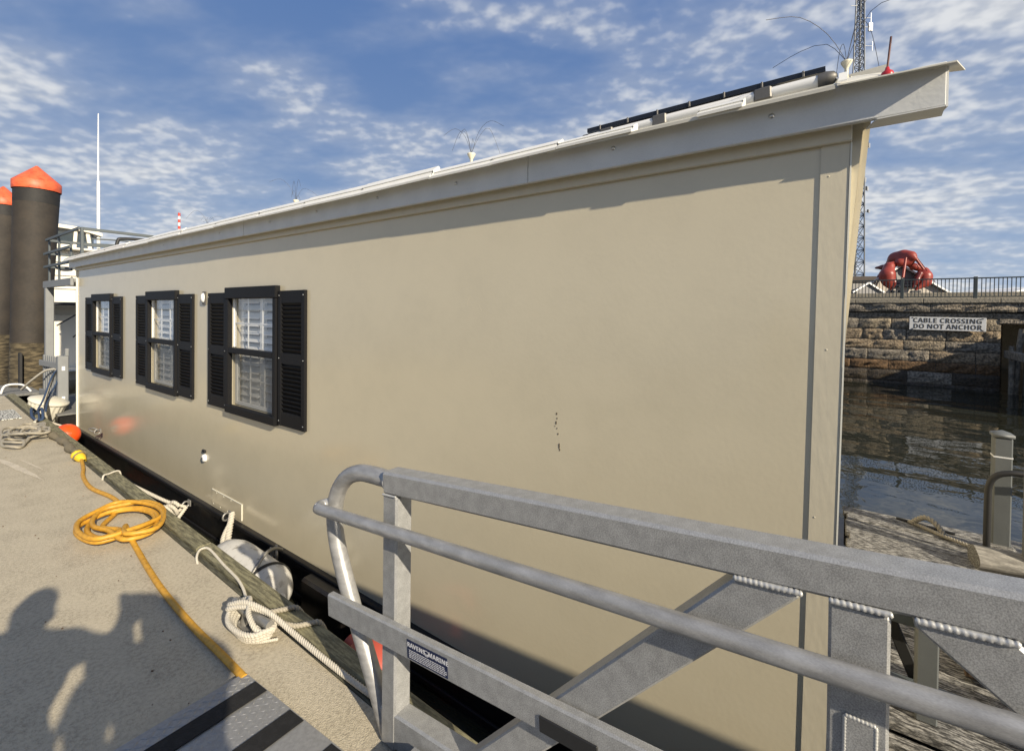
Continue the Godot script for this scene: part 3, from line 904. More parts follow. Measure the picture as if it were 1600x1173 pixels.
func make_deck_fence() -> void:
	var t := thing("picket_fence", "short grey picket fence with square post on the houseboat bow deck", "fence", Vector3(-12.5, -0.16, -2.19))
	var zf := -2.085
	var skew := Basis(Vector3.UP, 0.095)
	part("post", mk().box(Vector3(-11.82, 0.345, zf - 0.01), Vector3(0.15, 1.01, 0.15), 0.012), M.grey_paint, t)
	part("post_stub", mk().box(Vector3(-11.77, 0.92, zf - 0.06), Vector3(0.05, 0.14, 0.05), 0.005), M.grey_paint, t)
	for ry in [0.665, 0.10]:
		part("rail", mk().box(Vector3(-12.36, ry, zf + 0.085), Vector3(0.98, 0.11, 0.03), 0.006, skew), M.grey_paint, t)
	B = Vector3.ZERO
	var pm := Maker.new().prism([Vector3(-0.03, -0.455, 0), Vector3(0.03, -0.455, 0), Vector3(0.03, 0.43, 0), Vector3(0.0, 0.455, 0), Vector3(-0.03, 0.43, 0)], Vector3(0, 0, -0.02)).mesh()
	for i in 8:
		inst("picket", pm, M.grey_paint, t, Transform3D(skew, Vector3(-11.96 - i * 0.113, 0.37, zf + 0.022 + i * 0.0108) - t.position))
	B = t.position
	for q in [0.62, 0.06]:
		part("hinge_plate", mk().box(Vector3(-11.742, q, zf - 0.01), Vector3(0.006, 0.075, 0.045), 0.002), M.antenna_white, t)
	# brown planter and white hose bracket behind the fence
	t = thing("wooden_planter", "brown slatted wooden planter behind the grey picket fence", "planter", Vector3(-11.75, -0.16, -3.0))
	for i in 6:
		part("slat", mk().box(Vector3(-12.0 + i * 0.105, 0.42, -2.78), Vector3(0.095, 0.36, 0.02), 0.004), M.timber_brown, t)
	part("rim", mk().box(Vector3(-11.74, 0.625, -2.9), Vector3(0.70, 0.045, 0.30), 0.006), M.timber_brown, t)
	part("leg", mk().box(Vector3(-12.04, 0.04, -2.9), Vector3(0.06, 0.40, 0.06), 0.006), M.timber_brown, t)
	part("leg", mk().box(Vector3(-11.44, 0.04, -2.9), Vector3(0.06, 0.40, 0.06), 0.006), M.timber_brown, t)
	part("box_body", mk().box(Vector3(-11.74, 0.42, -2.93), Vector3(0.60, 0.34, 0.24), 0.006), M.timber_brown, t)
	t = thing("drain_pipe", "bent white plastic pipe standing on the bow deck beside the beige corner", "pipe", Vector3(-11.55, -0.16, -2.33))
	part("pipe", mk().tube(path([Vector3(-11.62, 0.32, -2.36), Vector3(-11.62, 0.02, -2.36), Vector3(-11.60, -0.08, -2.36), Vector3(-11.50, -0.13, -2.34), Vector3(-11.32, -0.135, -2.33)], 0.03), 0.026, 10), M.pvc_white, t)
	part("coupling", mk().box(Vector3(-11.43, 0.06, -2.37), Vector3(0.10, 0.13, 0.08), 0.02), M.pvc_white, t)


# ---------------------------------------------------------------- gangway

func gang(x: float) -> float:          # height of the gangway floor above the concrete
	return 0.032 + 0.078 * (x + 2.28)

func bead(m: Maker, a: Vector3, b: Vector3, r: float) -> Maker:
	var n := maxi(8, int(a.distance_to(b) / (r * 0.42)))
	var pts := []
	var rad := []
	for i in n + 1:
		pts.append(a.lerp(b, float(i) / n) + Vector3(0, sin(i * 1.7) * r * 0.08, 0))
		rad.append(r * (0.6 if i == 0 or i == n else (1.05 if i % 4 < 2 else 0.93)))
	return m.tube(pts, rad, 8)

func make_gangway() -> void:
	var t := thing("gangway", "grey aluminium gangway with truss railing and diamond plate landing on the dock", "gangway", Vector3(-1.4, 0.0, -0.2))
	var s := 0.082
	var rail_y := func(x: float) -> float: return 1.060 + 0.085 * (x + 1.494)
	var x_end := 7.5
	var slope := atan(0.083)
	for side in [0, 1]:
		var zf := -1.245 if side == 0 else 0.80
		var w := 0.088
		# top rail
		part("top_rail", mk().beam(Vector3(-1.497, rail_y.call(-1.497), zf), Vector3(x_end, rail_y.call(x_end), zf), w, w, 0.009), M.alu, t)
		# posts
		for px in [-1.452, 2.6, 5.2]:
			var base_y := gang(px) - 0.03
			if px < 0.0:
				base_y = 0.004
			part("rail_post", mk().beam(Vector3(px, base_y, zf), Vector3(px, rail_y.call(px) - w * 0.5 - 0.001, zf), w - 0.003, w - 0.003, 0.008, Vector3.BACK), M.alu, t)
		# curved end tube
		var pts := []
		for q in [[-1.490, 1.058], [-1.60, 1.056], [-1.70, 1.045], [-1.79, 1.005], [-1.855, 0.93], [-1.885, 0.83], [-1.872, 0.72], [-1.825, 0.60], [-1.74, 0.44], [-1.62, 0.235], [-1.485, 0.004]]:
			pts.append(Vector3(q[0], q[1], zf))
		part("end_hoop", mk().tube(path(pts, 0.03), 0.036, 18), M.alu_tube, t)
		part("weld_bead", mk().tube(path(ring_points(Vector3(-1.496, 1.058, zf), Vector3(0, 0.038, 0), Vector3(0, 0, 0.038), 1.0, Vector3.ZERO, 16), 0.01), 0.006, 6), M.weld, t)
		# lower rail, a flat channel on the walking side
		var zl := zf + (0.062 if side == 0 else -0.062)
		part("lower_rail", mk().beam(Vector3(-1.815, 0.4585, zl), Vector3(x_end, 0.455 + 0.078 * (x_end + 1.86), zl), 0.098, 0.034, 0.006), M.alu, t)
		# bottom chord
		part("bottom_chord", mk().beam(Vector3(-1.50, 0.075, zf), Vector3(x_end, 0.075 + s * (x_end + 1.5), zf), 0.14, 0.08, 0.008), M.alu, t)
		# handrail with a bent end
		var zh := zf + (0.085 if side == 0 else -0.085)
		var hy := func(x: float) -> float: return 0.878 + 0.078 * (x + 1.768)
		pts = [Vector3(-1.872, 0.870, zf), Vector3(-1.905, 0.866, lerpf(zf, zh, 0.30)), Vector3(-1.912, 0.864, lerpf(zf, zh, 0.62)), Vector3(-1.885, hy.call(-1.885), lerpf(zf, zh, 0.90)), Vector3(-1.83, hy.call(-1.83), zh), Vector3(-1.4, hy.call(-1.4), zh), Vector3(0.0, hy.call(0.0), zh), Vector3(x_end, hy.call(x_end), zh)]
		part("handrail", mk().tube(path(pts, 0.016), 0.0245, 16), M.alu_tube, t)
		for bx in [-1.47, 0.04, 2.6]:
			part("handrail_bracket", mk().box(Vector3(bx, hy.call(bx) - 0.028, (zf + zh) * 0.5), Vector3(0.07, 0.010, absf(zh - zf) * 0.9), 0.002), M.weld, t)
	var z := -1.245
	# truss members on the side by the houseboat
	var w2 := 0.082
	var up_end := func(x: float) -> Vector3: return Vector3(x, rail_y.call(x) - 0.05, z)
	part("truss_diagonal", mk().beam(Vector3(-1.06, 0.10, z), up_end.call(-0.128) + Vector3(0.028, 0.031, 0), 0.098, w2, 0.006), M.alu, t)
	part("truss_post", mk().beam(Vector3(0.044, gang(0.0) - 0.02, z), up_end.call(0.040), 0.105, w2, 0.006, Vector3.RIGHT), M.alu, t)
	part("truss_diagonal", mk().beam(up_end.call(0.185) + Vector3(-0.03, 0.03, 0), Vector3(1.35, 0.30, z), 0.105, w2, 0.006), M.alu, t)
	part("truss_diagonal", mk().beam(Vector3(1.45, 0.40, z), up_end.call(2.5), 0.105, w2, 0.006), M.alu, t)
	part("truss_diagonal", mk().beam(up_end.call(2.7), Vector3(3.85, 0.5, z), 0.105, w2, 0.006), M.alu, t)
	# weld beads under the top rail
	for q in [[-0.20, -0.06], [-0.012, 0.095], [0.128, 0.272], [-1.492, -1.412]]:
		var off := Vector3(0, -0.0455, 0.0435)
		part("weld_bead", bead(mk(), Vector3(q[0], rail_y.call(q[0]), z) + off, Vector3(q[1], rail_y.call(q[1]), z) + off, 0.0068 if q[0] > -1.0 else 0.0045), M.weld, t)
	# welded patch on the truss post
	var pz := z + w2 * 0.5 + 0.002
	part("patch_plate", mk().box(Vector3(0.046, 0.865, pz), Vector3(0.052, 0.085, 0.006), 0.001), M.alu, t)
	for q in [[0.02, 0.908, 0.072, 0.908], [0.02, 0.822, 0.072, 0.822], [0.02, 0.822, 0.02, 0.908], [0.072, 0.822, 0.072, 0.908]]:
		part("weld_bead", bead(mk(), Vector3(q[0], q[1], pz), Vector3(q[2], q[3], pz), 0.0042), M.weld, t)
	# unseen boards added outside the railing to shade the lower houseboat wall
	for i in 6:
		var xa := 0.46 + i * 1.16
		part("added_shade_board", mk().prism([Vector3(xa, gang(xa) - 0.10, z - 0.048), Vector3(xa + 1.15, gang(xa + 1.15) - 0.10, z - 0.048), Vector3(xa + 1.15, rail_y.call(xa + 1.15) + 0.04, z - 0.048), Vector3(xa, rail_y.call(xa) + 0.04, z - 0.048)], Vector3(0, 0, -0.012)), M.plate_alu, t)
	# maker's sticker on the lower rail
	var ly := 0.455 + 0.078 * (-1.195 + 1.86)
	var turn := Basis(Vector3.BACK, atan(0.078))
	var st := holder("maker_sticker", t, Vector3(-1.195, ly - 0.004, z + 0.062 + 0.0178) - B, "navy blue maker's sticker with white print")
	st.basis = turn
	var keep := B
	B = Vector3.ZERO
	part("label_sheet", mk().box(Vector3.ZERO, Vector3(0.205, 0.068, 0.0012), 0.0), M.sticker_blue, st)
	var zt := 0.0009
	lettering("RAVENS", Vector3(-0.055, 0.017, zt), 0.016, M.print_white, st, 1.15)
	lettering("MARINE", Vector3(0.058, 0.017, zt), 0.016, M.print_white, st, 1.15)
	var em := mk()
	for i in 16:
		var a := TAU * i / 16.0
		var b := TAU * (i + 1) / 16.0
		em.quad(Vector3(cos(a) * 0.013, 0.016 + sin(a) * 0.011, zt), Vector3(cos(a) * 0.0105, 0.016 + sin(a) * 0.0085, zt), Vector3(cos(b) * 0.0105, 0.016 + sin(b) * 0.0085, zt), Vector3(cos(b) * 0.013, 0.016 + sin(b) * 0.011, zt))
	em.prism([Vector3(-0.012, 0.011, zt), Vector3(-0.004, 0.0165, zt), Vector3(0.006, 0.015, zt), Vector3(0.0145, 0.0225, zt), Vector3(0.008, 0.010, zt), Vector3(-0.004, 0.0095, zt)], Vector3(0, 0, 0.0002))
	part("emblem", em, M.print_white, st)
	var lines := mk()
	for row in 5:
		var x := -0.094
		while x < 0.088:
			var l := rng.randf_range(0.006, 0.016)
			lines.box(Vector3(x + l * 0.5, -0.002 - row * 0.0062, zt), Vector3(l, 0.0026, 0.0003))
			x += l + 0.0028
	part("small_print", lines, M.print_white, st)
	B = keep
	# black strap plate on the lower rail
	var bx0 := -0.62
	var by0 := 0.455 + 0.078 * (bx0 + 1.86) - 0.022
	part("black_plate", mk().box(Vector3(bx0, by0, z + 0.062 + 0.0195), Vector3(0.19, 0.048, 0.006), 0.002, Basis(Vector3.BACK, atan(0.078) - 0.02)), M.rubber_black, t)
	part("plate_bolt", mk().lathe([[0.0, 0.008], [0.008, 0.006], [0.010, 0.0]], 10, Transform3D(Basis(Vector3.RIGHT, PI / 2), Vector3(-0.545, by0 - 0.004, z + 0.062 + 0.022))), M.steel_screw, t)
	# landing plate with raised tread
	var xa := -2.28
	var xb := -1.30
	var z0 := -1.035
	var z1 := 0.62
	part("landing_plate", mk().prism([Vector3(xa, gang(xa) - 0.006, z0), Vector3(xa, gang(xa) - 0.006, z1), Vector3(xb, gang(xb), z1), Vector3(xb, gang(xb), z0)], Vector3(0, -0.007, 0)), M.plate_alu, t)
	part("deck_plate", mk().prism([Vector3(xb + 0.02, gang(xb) + 0.004, -1.19), Vector3(xb + 0.02, gang(xb) + 0.004, 0.75), Vector3(x_end, gang(x_end), 0.75), Vector3(x_end, gang(x_end), -1.19)], Vector3(0, -0.03, 0)), M.plate_alu, t)
	for q in [-2.115, -1.815, -1.515]:
		part("grip_strip", mk().prism([Vector3(q - 0.052, gang(q - 0.052) - 0.002, z0 + 0.006), Vector3(q - 0.052, gang(q - 0.052) - 0.002, z1 - 0.01), Vector3(q + 0.052, gang(q + 0.052) - 0.0005, z1 - 0.01), Vector3(q + 0.052, gang(q + 0.052) - 0.0005, z0 + 0.006)], Vector3(0, 0.0025, 0)), M.grip_black, t)
	var lz := Maker.new()
	lz.prism([Vector3(-0.0185, 0, 0), Vector3(0, 0, -0.0045), Vector3(0.0185, 0, 0), Vector3(0, 0, 0.0042)], Vector3(0, 0.0008, 0))
	lz.out(Vector3(-0.0165, 0.0008, 0), Vector3(0, 0.0036, 0), Vector3(0, 0.0008, -0.0036), Vector3.ZERO)
	lz.out(Vector3(0.0165, 0.0008, 0), Vector3(0, 0.0036, 0), Vector3(0, 0.0008, -0.0036), Vector3.ZERO)
	lz.out(Vector3(-0.0165, 0.0008, 0), Vector3(0, 0.0036, 0), Vector3(0, 0.0008, 0.0036), Vector3.ZERO)
	lz.out(Vector3(0.0165, 0.0008, 0), Vector3(0, 0.0036, 0), Vector3(0, 0.0008, 0.0036), Vector3.ZERO)
	var xf := []
	var step := 0.0275
	for i in int((xb - xa) / step):
		for j in int((z1 - z0 - 0.02) / step):
			var x := xa + 0.014 + i * step
			var zz := z0 + 0.016 + j * step
			var skip := false
			for q in [-2.115, -1.815, -1.515]:
				if absf(x - q) < 0.062: skip = true
			if x < xa + 0.02: skip = true
			if skip: continue
			xf.append(Transform3D(Basis(Vector3.BACK, atan(0.082)) * Basis(Vector3.UP, PI / 4 if (i + j) % 2 else -PI / 4), Vector3(x, gang(x) - 0.0058, zz) - t.position))
	var mm := MultiMesh.new()
	mm.transform_format = MultiMesh.TRANSFORM_3D
	mm.mesh = lz.mesh()
	mm.instance_count = xf.size()
	for i in xf.size():
		mm.set_instance_transform(i, xf[i])
	var mi := MultiMeshInstance3D.new()
	mi.name = "tread_pattern"
	mi.multimesh = mm
	mi.material_override = M.plate_alu
	mi.set_meta("kind", "stuff")
	t.add_child(mi)

func lettering(words: String, at: Vector3, high: float, mate: Material, parent: Node, wide := 1.0, called := "lettering") -> MeshInstance3D:
	var tm := TextMesh.new()
	var f := SystemFont.new()
	f.font_names = PackedStringArray(["Droid Sans"])
	f.font_weight = 700
	tm.font = f
	tm.text = words
	tm.font_size = 64
	tm.pixel_size = high / 46.0
	tm.depth = high * 0.02
	tm.curve_step = 2.0
	return inst(called, tm, mate, parent, Transform3D(Basis().scaled(Vector3(wide, 1, 1)), at))


# ---------------------------------------------------------------- things on and along the dock

func make_dock_things() -> void:
	# yellow shore power cord
	var t := thing("power_cord", "yellow shore power cord coiled on the concrete dock", "cord", Vector3(-4.6, 0.0, -1.17))
	var r := 0.0175
	var c := Vector3(-4.60, 0.02, -1.165)
	var pts := [Vector3(-7.10, 0.045, -1.41), Vector3(-6.92, 0.022, -1.385), Vector3(-6.62, 0.02, -1.335), Vector3(-6.3, 0.02, -1.27), Vector3(-5.85, 0.02, -1.235), Vector3(-5.42, 0.02, -1.285), Vector3(-5.12, 0.02, -1.275), Vector3(-4.95, 0.022, -1.20), Vector3(-4.70, 0.03, -1.06), Vector3(-4.50, 0.04, -1.12)]
	var loops := [[0.30, 0.20, 0.0, 0.04, -0.03, 0.01], [0.36, 0.235, 0.0, 0.05, 0.03, 0.03], [0.32, 0.215, 0.0, 0.075, -0.04, -0.04], [0.40, 0.25, 0.0, 0.085, 0.02, 0.015]]
	for l in loops:
		for i in 10:
			var a := TAU * i / 10.0 + 0.9
			var wob := 1.0 + 0.05 * sin(a * 3.0 + l[0] * 40.0) + 0.035 * sin(a * 5.0 + l[1] * 90.0)
			pts.append(c + Vector3(cos(a) * l[0] * wob + l[4], l[3] - 0.02 + 0.006 * sin(a * 2.0) + (0.018 * i / 10.0), sin(a) * l[1] * wob + l[5]))
	pts.append_array([Vector3(-4.45, 0.08, -1.14), Vector3(-4.28, 0.06, -1.12), Vector3(-4.02, 0.022, -1.105), Vector3(-3.68, 0.02, -1.07), Vector3(-3.34, 0.02, -1.042), Vector3(-2.85, 0.02, -1.022), Vector3(-2.5, 0.02, -1.022), Vector3(-2.255, 0.019, -1.02)])
	part("cable", mk().tube(path(pts, 0.03), r, 10), M.cord_yellow, t)
	var ax := Transform3D(Basis(Vector3.BACK, PI / 2 - 0.35).rotated(Vector3.UP, 0.25), Vector3(-7.02, 0.035, -1.40))
	var plug := part("plug", mk().lathe([[0.022, -0.06], [0.034, -0.03], [0.046, 0.0], [0.052, 0.03], [0.052, 0.075], [0.058, 0.08], [0.058, 0.10], [0.05, 0.105], [0.0, 0.11]], 18, ax, 9, 0.07), M.plug_yellow, t)
	part("plug_ring", mk().lathe([[0.054, 0.034], [0.06, 0.04], [0.06, 0.05], [0.054, 0.056]], 18, ax), M.canvas_brown, plug)
	# canvas sleeve on the timber
	t = thing("canvas_sleeve", "crumpled brown canvas sleeve lying on the dock timber behind the yellow plug", "canvas", Vector3(-8.0, 0.03, -1.45))
	var sl := []
	var sr := []
	for i in 14:
		var k := i / 13.0
		sl.append(Vector3(lerpf(-7.16, -8.75, k), 0.045 + 0.008 * sin(k * 17.0), lerpf(-1.42, -1.425, k) + 0.012 * sin(k * 9.0)))
		sr.append(lerpf(0.044, 0.036, k) * (1.0 + 0.28 * sin(k * 23.0 + 1.0)))
	part("sleeve", mk().tube(path(sl, 0.06), smear(sr, path(sl, 0.06).size()), 9), M.canvas_brown, t)

	# grey heaving line, flaked down in loops
	t = thing("rope_pile", "loose grey rope heaped in loops on the dock by the orange ball", "rope", Vector3(-9.1, 0.0, -1.22))
	var rp := []
	for q in [[-9.55, -1.40, 0.20, 0.10, 0.02], [-9.3, -1.33, 0.26, 0.12, 0.05], [-9.0, -1.27, 0.30, 0.15, 0.07], [-8.85, -1.20, 0.26, 0.14, 0.09], [-9.1, -1.15, 0.34, 0.13, 0.05], [-8.7, -1.28, 0.22, 0.13, 0.10], [-8.75, -1.10, 0.34, 0.12, 0.03], [-8.5, -1.05, 0.30, 0.09, 0.02]]:
		for i in 13:
			var a: float = TAU * i / 11.0 + q[0] * 3.0
			rp.append(Vector3(q[0] + cos(a) * q[2], q[4] + 0.01 + 0.012 * sin(a * 3.0), q[1] + sin(a) * q[3]))
	part("line", mk().tube(path(rp, 0.025), 0.017, 9, true, 3, 36.0, 0.22), M.rope_grey, t)

	# blue line by the bow
	t = thing("blue_rope", "blue rope tied from the dock edge up to the bow of the houseboat", "rope", Vector3(-10.6, 0.0, -1.75))
	part("line", rope(mk(), [Vector3(-9.9, 0.05, -1.50), Vector3(-10.3, 0.10, -1.55), Vector3(-10.8, 0.06, -1.62), Vector3(-11.15, 0.18, -1.74), Vector3(-11.6, 0.5, -1.92), Vector3(-11.95, 0.58, -2.06), Vector3(-11.8, 0.38, -2.02), Vector3(-11.5, 0.15, -1.86), Vector3(-11.0, -0.02, -1.74)], 0.014, false), M.rope_blue, t)
	part("line", rope(mk(), [Vector3(-10.55, 0.03, -1.56), Vector3(-10.2, 0.16, -1.57), Vector3(-9.9, 0.04, -1.53), Vector3(-10.1, 0.05, -1.46), Vector3(-10.5, 0.13, -1.50), Vector3(-10.75, 0.05, -1.58)], 0.018, false), M.rope_blue, t)
	part("grey_tail", rope(mk(), [Vector3(-11.95, 0.6, -2.04), Vector3(-11.7, 0.4, -1.93), Vector3(-11.4, 0.1, -1.80), Vector3(-11.0, -0.3, -1.76)], 0.02, false), M.rope_grey, t)
	part("grey_tail", rope(mk(), [Vector3(-11.95, 0.6, -2.06), Vector3(-12.3, 0.55, -1.95), Vector3(-12.7, 0.35, -1.83), Vector3(-13.2, 0.12, -1.75)], 0.02, false), M.rope_white, t)

	# door mat
	t = thing("door_mat", "black and white pebble patterned mat on the concrete dock", "mat", Vector3(-10.95, 0.0, -1.1))
	part("pile_sheet", mk().box(Vector3(-10.95, 0.009, -1.10), Vector3(0.95, 0.014, 0.62), 0.004, Basis(Vector3.UP, -0.03)), M.mat_print, t)

	# ribbed cream bucket fender
	t = thing("fender_basket", "cream ribbed round fender hanging beside the houseboat bow", "fender", Vector3(-11.9, -0.2, -1.76))
	var tilt := Transform3D(Basis(Vector3.RIGHT, -0.25).rotated(Vector3.BACK, -0.2), Vector3(-11.75, -0.30, -1.80))
	part("shell", mk().lathe([[0.0, -0.12], [0.17, -0.10], [0.215, 0.05], [0.25, 0.2], [0.27, 0.36]], 60, tilt, 20, 0.10), M.basket_cream, t)
	part("top_cover", mk().lathe([[0.272, 0.355], [0.285, 0.375], [0.275, 0.395], [0.18, 0.43], [0.0, 0.445]], 30, tilt), M.basket_cream, t)

	# orange ball between dock and hull
	t = thing("ball_fender", "bright orange ball fender squeezed between the dock timber and the black hull", "fender", Vector3(-9.98, -0.25, -1.84))
	var prof := []
	for i in 17:
		var a := PI * i / 16.0
		prof.append([sin(a) * 0.175 * (1.0 + 0.10 * pow(maxf(0.0, cos(a)), 6.0)), -cos(a) * 0.18])
	var ballx := Transform3D(Basis(Vector3.BACK, 1.1), Vector3(-10.12, -0.30, -1.84))
	part("ball", mk().lathe(prof, 28, ballx), M.float_orange, t)
	part("neck", mk().lathe([[0.07, 0.145], [0.05, 0.19], [0.045, 0.22], [0.0, 0.225]], 16, ballx), M.float_orange, t)
	part("lanyard", rope(mk(), [ballx * Vector3(0, 0.24, 0), Vector3(-10.3, -0.08, -1.66), Vector3(-10.1, 0.02, -1.52), Vector3(-9.7, 0.05, -1.42)], 0.016, false), M.rope_white, t)
	part("shackle", mk().tube(path([Vector3(-9.70, -0.17, -2.02), Vector3(-9.62, -0.155, -2.06), Vector3(-9.57, -0.19, -2.11), Vector3(-9.64, -0.21, -2.06), Vector3(-9.70, -0.17, -2.02)], 0.02), 0.011, 6), M.galvanised, t)

	# faded red ball under the gangway hoop
	t = thing("ball_fender", "faded red ball fender between dock and hull under the gangway hoop", "fender", Vector3(-2.36, -0.5, -1.83))
	var bx2 := Transform3D(Basis(Vector3.BACK, 1.2), Vector3(-2.36, -0.52, -1.84))
	prof = []
	for i in 17:
		var a := PI * i / 16.0
		prof.append([sin(a) * 0.21, -cos(a) * 0.215])
	part("ball", mk().lathe(prof, 28, bx2), M.float_red, t)
	part("neck", mk().lathe([[0.08, 0.18], [0.055, 0.23], [0.05, 0.27], [0.0, 0.275]], 16, bx2), M.float_red, t)

	# white cylinder fender
	t = thing("cylinder_fender", "scuffed white cylinder fender lying along the black hull", "fender", Vector3(-3.95, -0.4, -1.82))
	var fx := Transform3D(Basis(Vector3.BACK, -PI / 2 - 0.03), Vector3(-3.93, -0.43, -1.80))
	prof = [[0.0, -0.50], [0.045, -0.495], [0.11, -0.46], [0.165, -0.39], [0.19, -0.29], [0.195, -0.2], [0.195, 0.24], [0.196, 0.30], [0.186, 0.35], [0.155, 0.42], [0.10, 0.47], [0.045, 0.495], [0.0, 0.50]]
	part("body", mk().lathe(prof, 32, fx), M.fender_white, t)
	part("strap", mk().lathe([[0.1965, 0.285], [0.203, 0.29], [0.203, 0.315], [0.1955, 0.32]], 32, fx), M.rubber_black, t)
	part("end_knob", mk().lathe([[0.045, 0.485], [0.05, 0.52], [0.03, 0.545], [0.0, 0.55]], 14, fx), M.fender_white, t)
	part("hanger_rope", rope(mk(), [Vector3(-4.98, -0.31, -2.13), Vector3(-4.90, -0.36, -2.08), Vector3(-4.72, -0.46, -1.98), Vector3(-4.50, -0.54, -1.87), Vector3(-4.42, -0.50, -1.83)], 0.030), M.rope_white, t)
	part("hanger_rope", rope(mk(), [Vector3(-4.90, -0.35, -2.09), Vector3(-4.79, -0.45, -1.97), Vector3(-4.60, -0.53, -1.90), Vector3(-4.43, -0.47, -1.82)], 0.026), M.rope_white, t)
	part("hanger_chain", rope(mk(), [Vector3(-4.02, -0.38, -2.13), Vector3(-3.86, -0.26, -1.98), Vector3(-3.70, -0.20, -1.82), Vector3(-3.62, -0.32, -1.66), Vector3(-3.62, -0.48, -1.64)], 0.014), M.galvanised, t)
	part("hanger_ring", mk().tube(ring_points(Vector3(-4.05, -0.40, -2.10), Vector3(0.045, 0, 0.02), Vector3(0, 0.055, 0.0), 1.0, Vector3.ZERO, 16), 0.011, 7), M.galvanised, t)

	# eye bolts on the hull
	for q in [[-6.05, -0.47, "steel eye bolt on the hull holding the knotted mooring line"], [-5.02, -0.33, "steel eye bolt on the hull below the access panel"], [-4.18, -0.45, "steel eye bolt on the hull above the strap of the white fender"], [-9.55, -0.2, "steel eye bolt on the hull beside the orange ball"]]:
		var e := thing("eye_bolt", q[2], "eye bolt", Vector3(q[0], q[1], -2.12), "eye bolts along the hull")
		part("plate", mk().box(Vector3(q[0], q[1], -2.128), Vector3(0.07, 0.07, 0.016), 0.004), M.galvanised, e)
		part("eye", mk().tube(ring_points(Vector3(q[0], q[1] - 0.01, -2.09), Vector3(0, 0.036, 0), Vector3(0.01, 0, 0.036), 1.0, Vector3.ZERO, 14), 0.010, 7), M.galvanised, e)

	# white mooring line with knots
	t = thing("mooring_line", "white mooring line knotted to the hull eye and tied along the dock timber", "rope", Vector3(-5.9, -0.1, -1.9))
	var k0 := Vector3(-6.0, -0.49, -2.08)
	part("line", rope(mk(), [k0, Vector3(-6.12, -0.42, -1.95), Vector3(-6.45, -0.34, -1.83), Vector3(-7.1, -0.22, -1.66), Vector3(-7.7, -0.10, -1.53), Vector3(-8.2, 0.02, -1.46)], 0.019), M.rope_white, t)
	part("line", rope(mk(), [k0, Vector3(-5.95, -0.58, -1.98), Vector3(-5.80, -0.60, -1.88), Vector3(-5.60, -0.46, -1.74), Vector3(-5.35, -0.28, -1.60), Vector3(-5.1, -0.10, -1.50)], 0.021), M.rope_white, t)
	part("line", rope(mk(), [Vector3(-6.02, -0.50, -2.04), Vector3(-6.05, -0.62, -1.90), Vector3(-5.88, -0.66, -1.86), Vector3(-5.70, -0.56, -1.78)], 0.019), M.rope_white, t)
	part("knot", rope(mk(), ring_points(Vector3(-6.02, -0.47, -1.99), Vector3(0.07, 0.03, 0.0), Vector3(0.0, 0.065, 0.03), 2.6, Vector3(-0.03, -0.02, 0.03), 12, 0.15), 0.021), M.rope_white, t)
	part("knot", rope(mk(), ring_points(Vector3(-5.72, -0.55, -1.80), Vector3(0.06, 0.03, 0.0), Vector3(0.0, 0.05, 0.04), 2.3, Vector3(0.035, 0.02, 0.02), 12, 0.15), 0.020), M.rope_white, t)
	part("knot", rope(mk(), ring_points(Vector3(-6.62, -0.36, -1.78), Vector3(0.05, 0.0, 0.0), Vector3(0.0, 0.05, 0.04), 2.2, Vector3(0.04, -0.01, 0.0), 12, 0.12), 0.018), M.rope_white, t)
	part("tail", rope(mk(), [Vector3(-6.58, -0.38, -1.77), Vector3(-6.55, -0.48, -1.77), Vector3(-6.56, -0.62, -1.78)], 0.019), M.rope_white, t)
	part("tail", rope(mk(), [Vector3(-6.10, -0.55, -1.93), Vector3(-6.2, -0.66, -1.88), Vector3(-6.22, -0.74, -1.84)], 0.016), M.rope_white, t)

	# cleat and its rope
	t = thing("dock_cleat", "worn galvanised cleat bolted to the concrete dock edge, wound with rope", "cleat", Vector3(-2.60, 0.0, -1.215))
	part("horns", mk().tube(path([Vector3(-2.78, 0.092, -1.205), Vector3(-2.72, 0.088, -1.208), Vector3(-2.60, 0.078, -1.214), Vector3(-2.48, 0.086, -1.22), Vector3(-2.42, 0.09, -1.223)], 0.02), 0.024, 12), M.galvanised, t)
	for s in [-1, 1]:
		part("leg", mk().tube([Vector3(-2.60 + s * 0.06, 0.012, -1.215), Vector3(-2.60 + s * 0.05, 0.075, -1.215)], [0.034, 0.022], 12), M.galvanised, t)
	part("base_plate", mk().box(Vector3(-2.60, 0.007, -1.215), Vector3(0.22, 0.014, 0.08), 0.004), M.galvanised, t)
	for s in [-1, 1]:
		part("bolt", mk().box(Vector3(-2.60 + s * 0.09, 0.018, -1.19), Vector3(0.018, 0.012, 0.018), 0.003), M.galvanised, t)
	t = thing("cleat_rope", "white three-strand rope wound on the cleat and led along the dock edge", "rope", Vector3(-2.5, 0.0, -1.25))
	var rr := 0.0145
	# winding: round the base, figure of eight over the horns, then away under the railing
	var cp := []
	# three turns round the legs, spreading as they pile up, one turn over the horns, then away under the railing
	for i in 40:
		var a := TAU * i / 12.0 + 2.2
		var k := i / 39.0
		var near := maxf(0.0, sin(a))
		cp.append(Vector3(-2.585 + cos(a) * (0.150 + 0.030 * k) + 0.01 * sin(i * 2.1), 0.016 + 0.070 * k - 0.012 * near * k, -1.205 + sin(a) * (0.052 + 0.034 * k) + 0.012 * near))
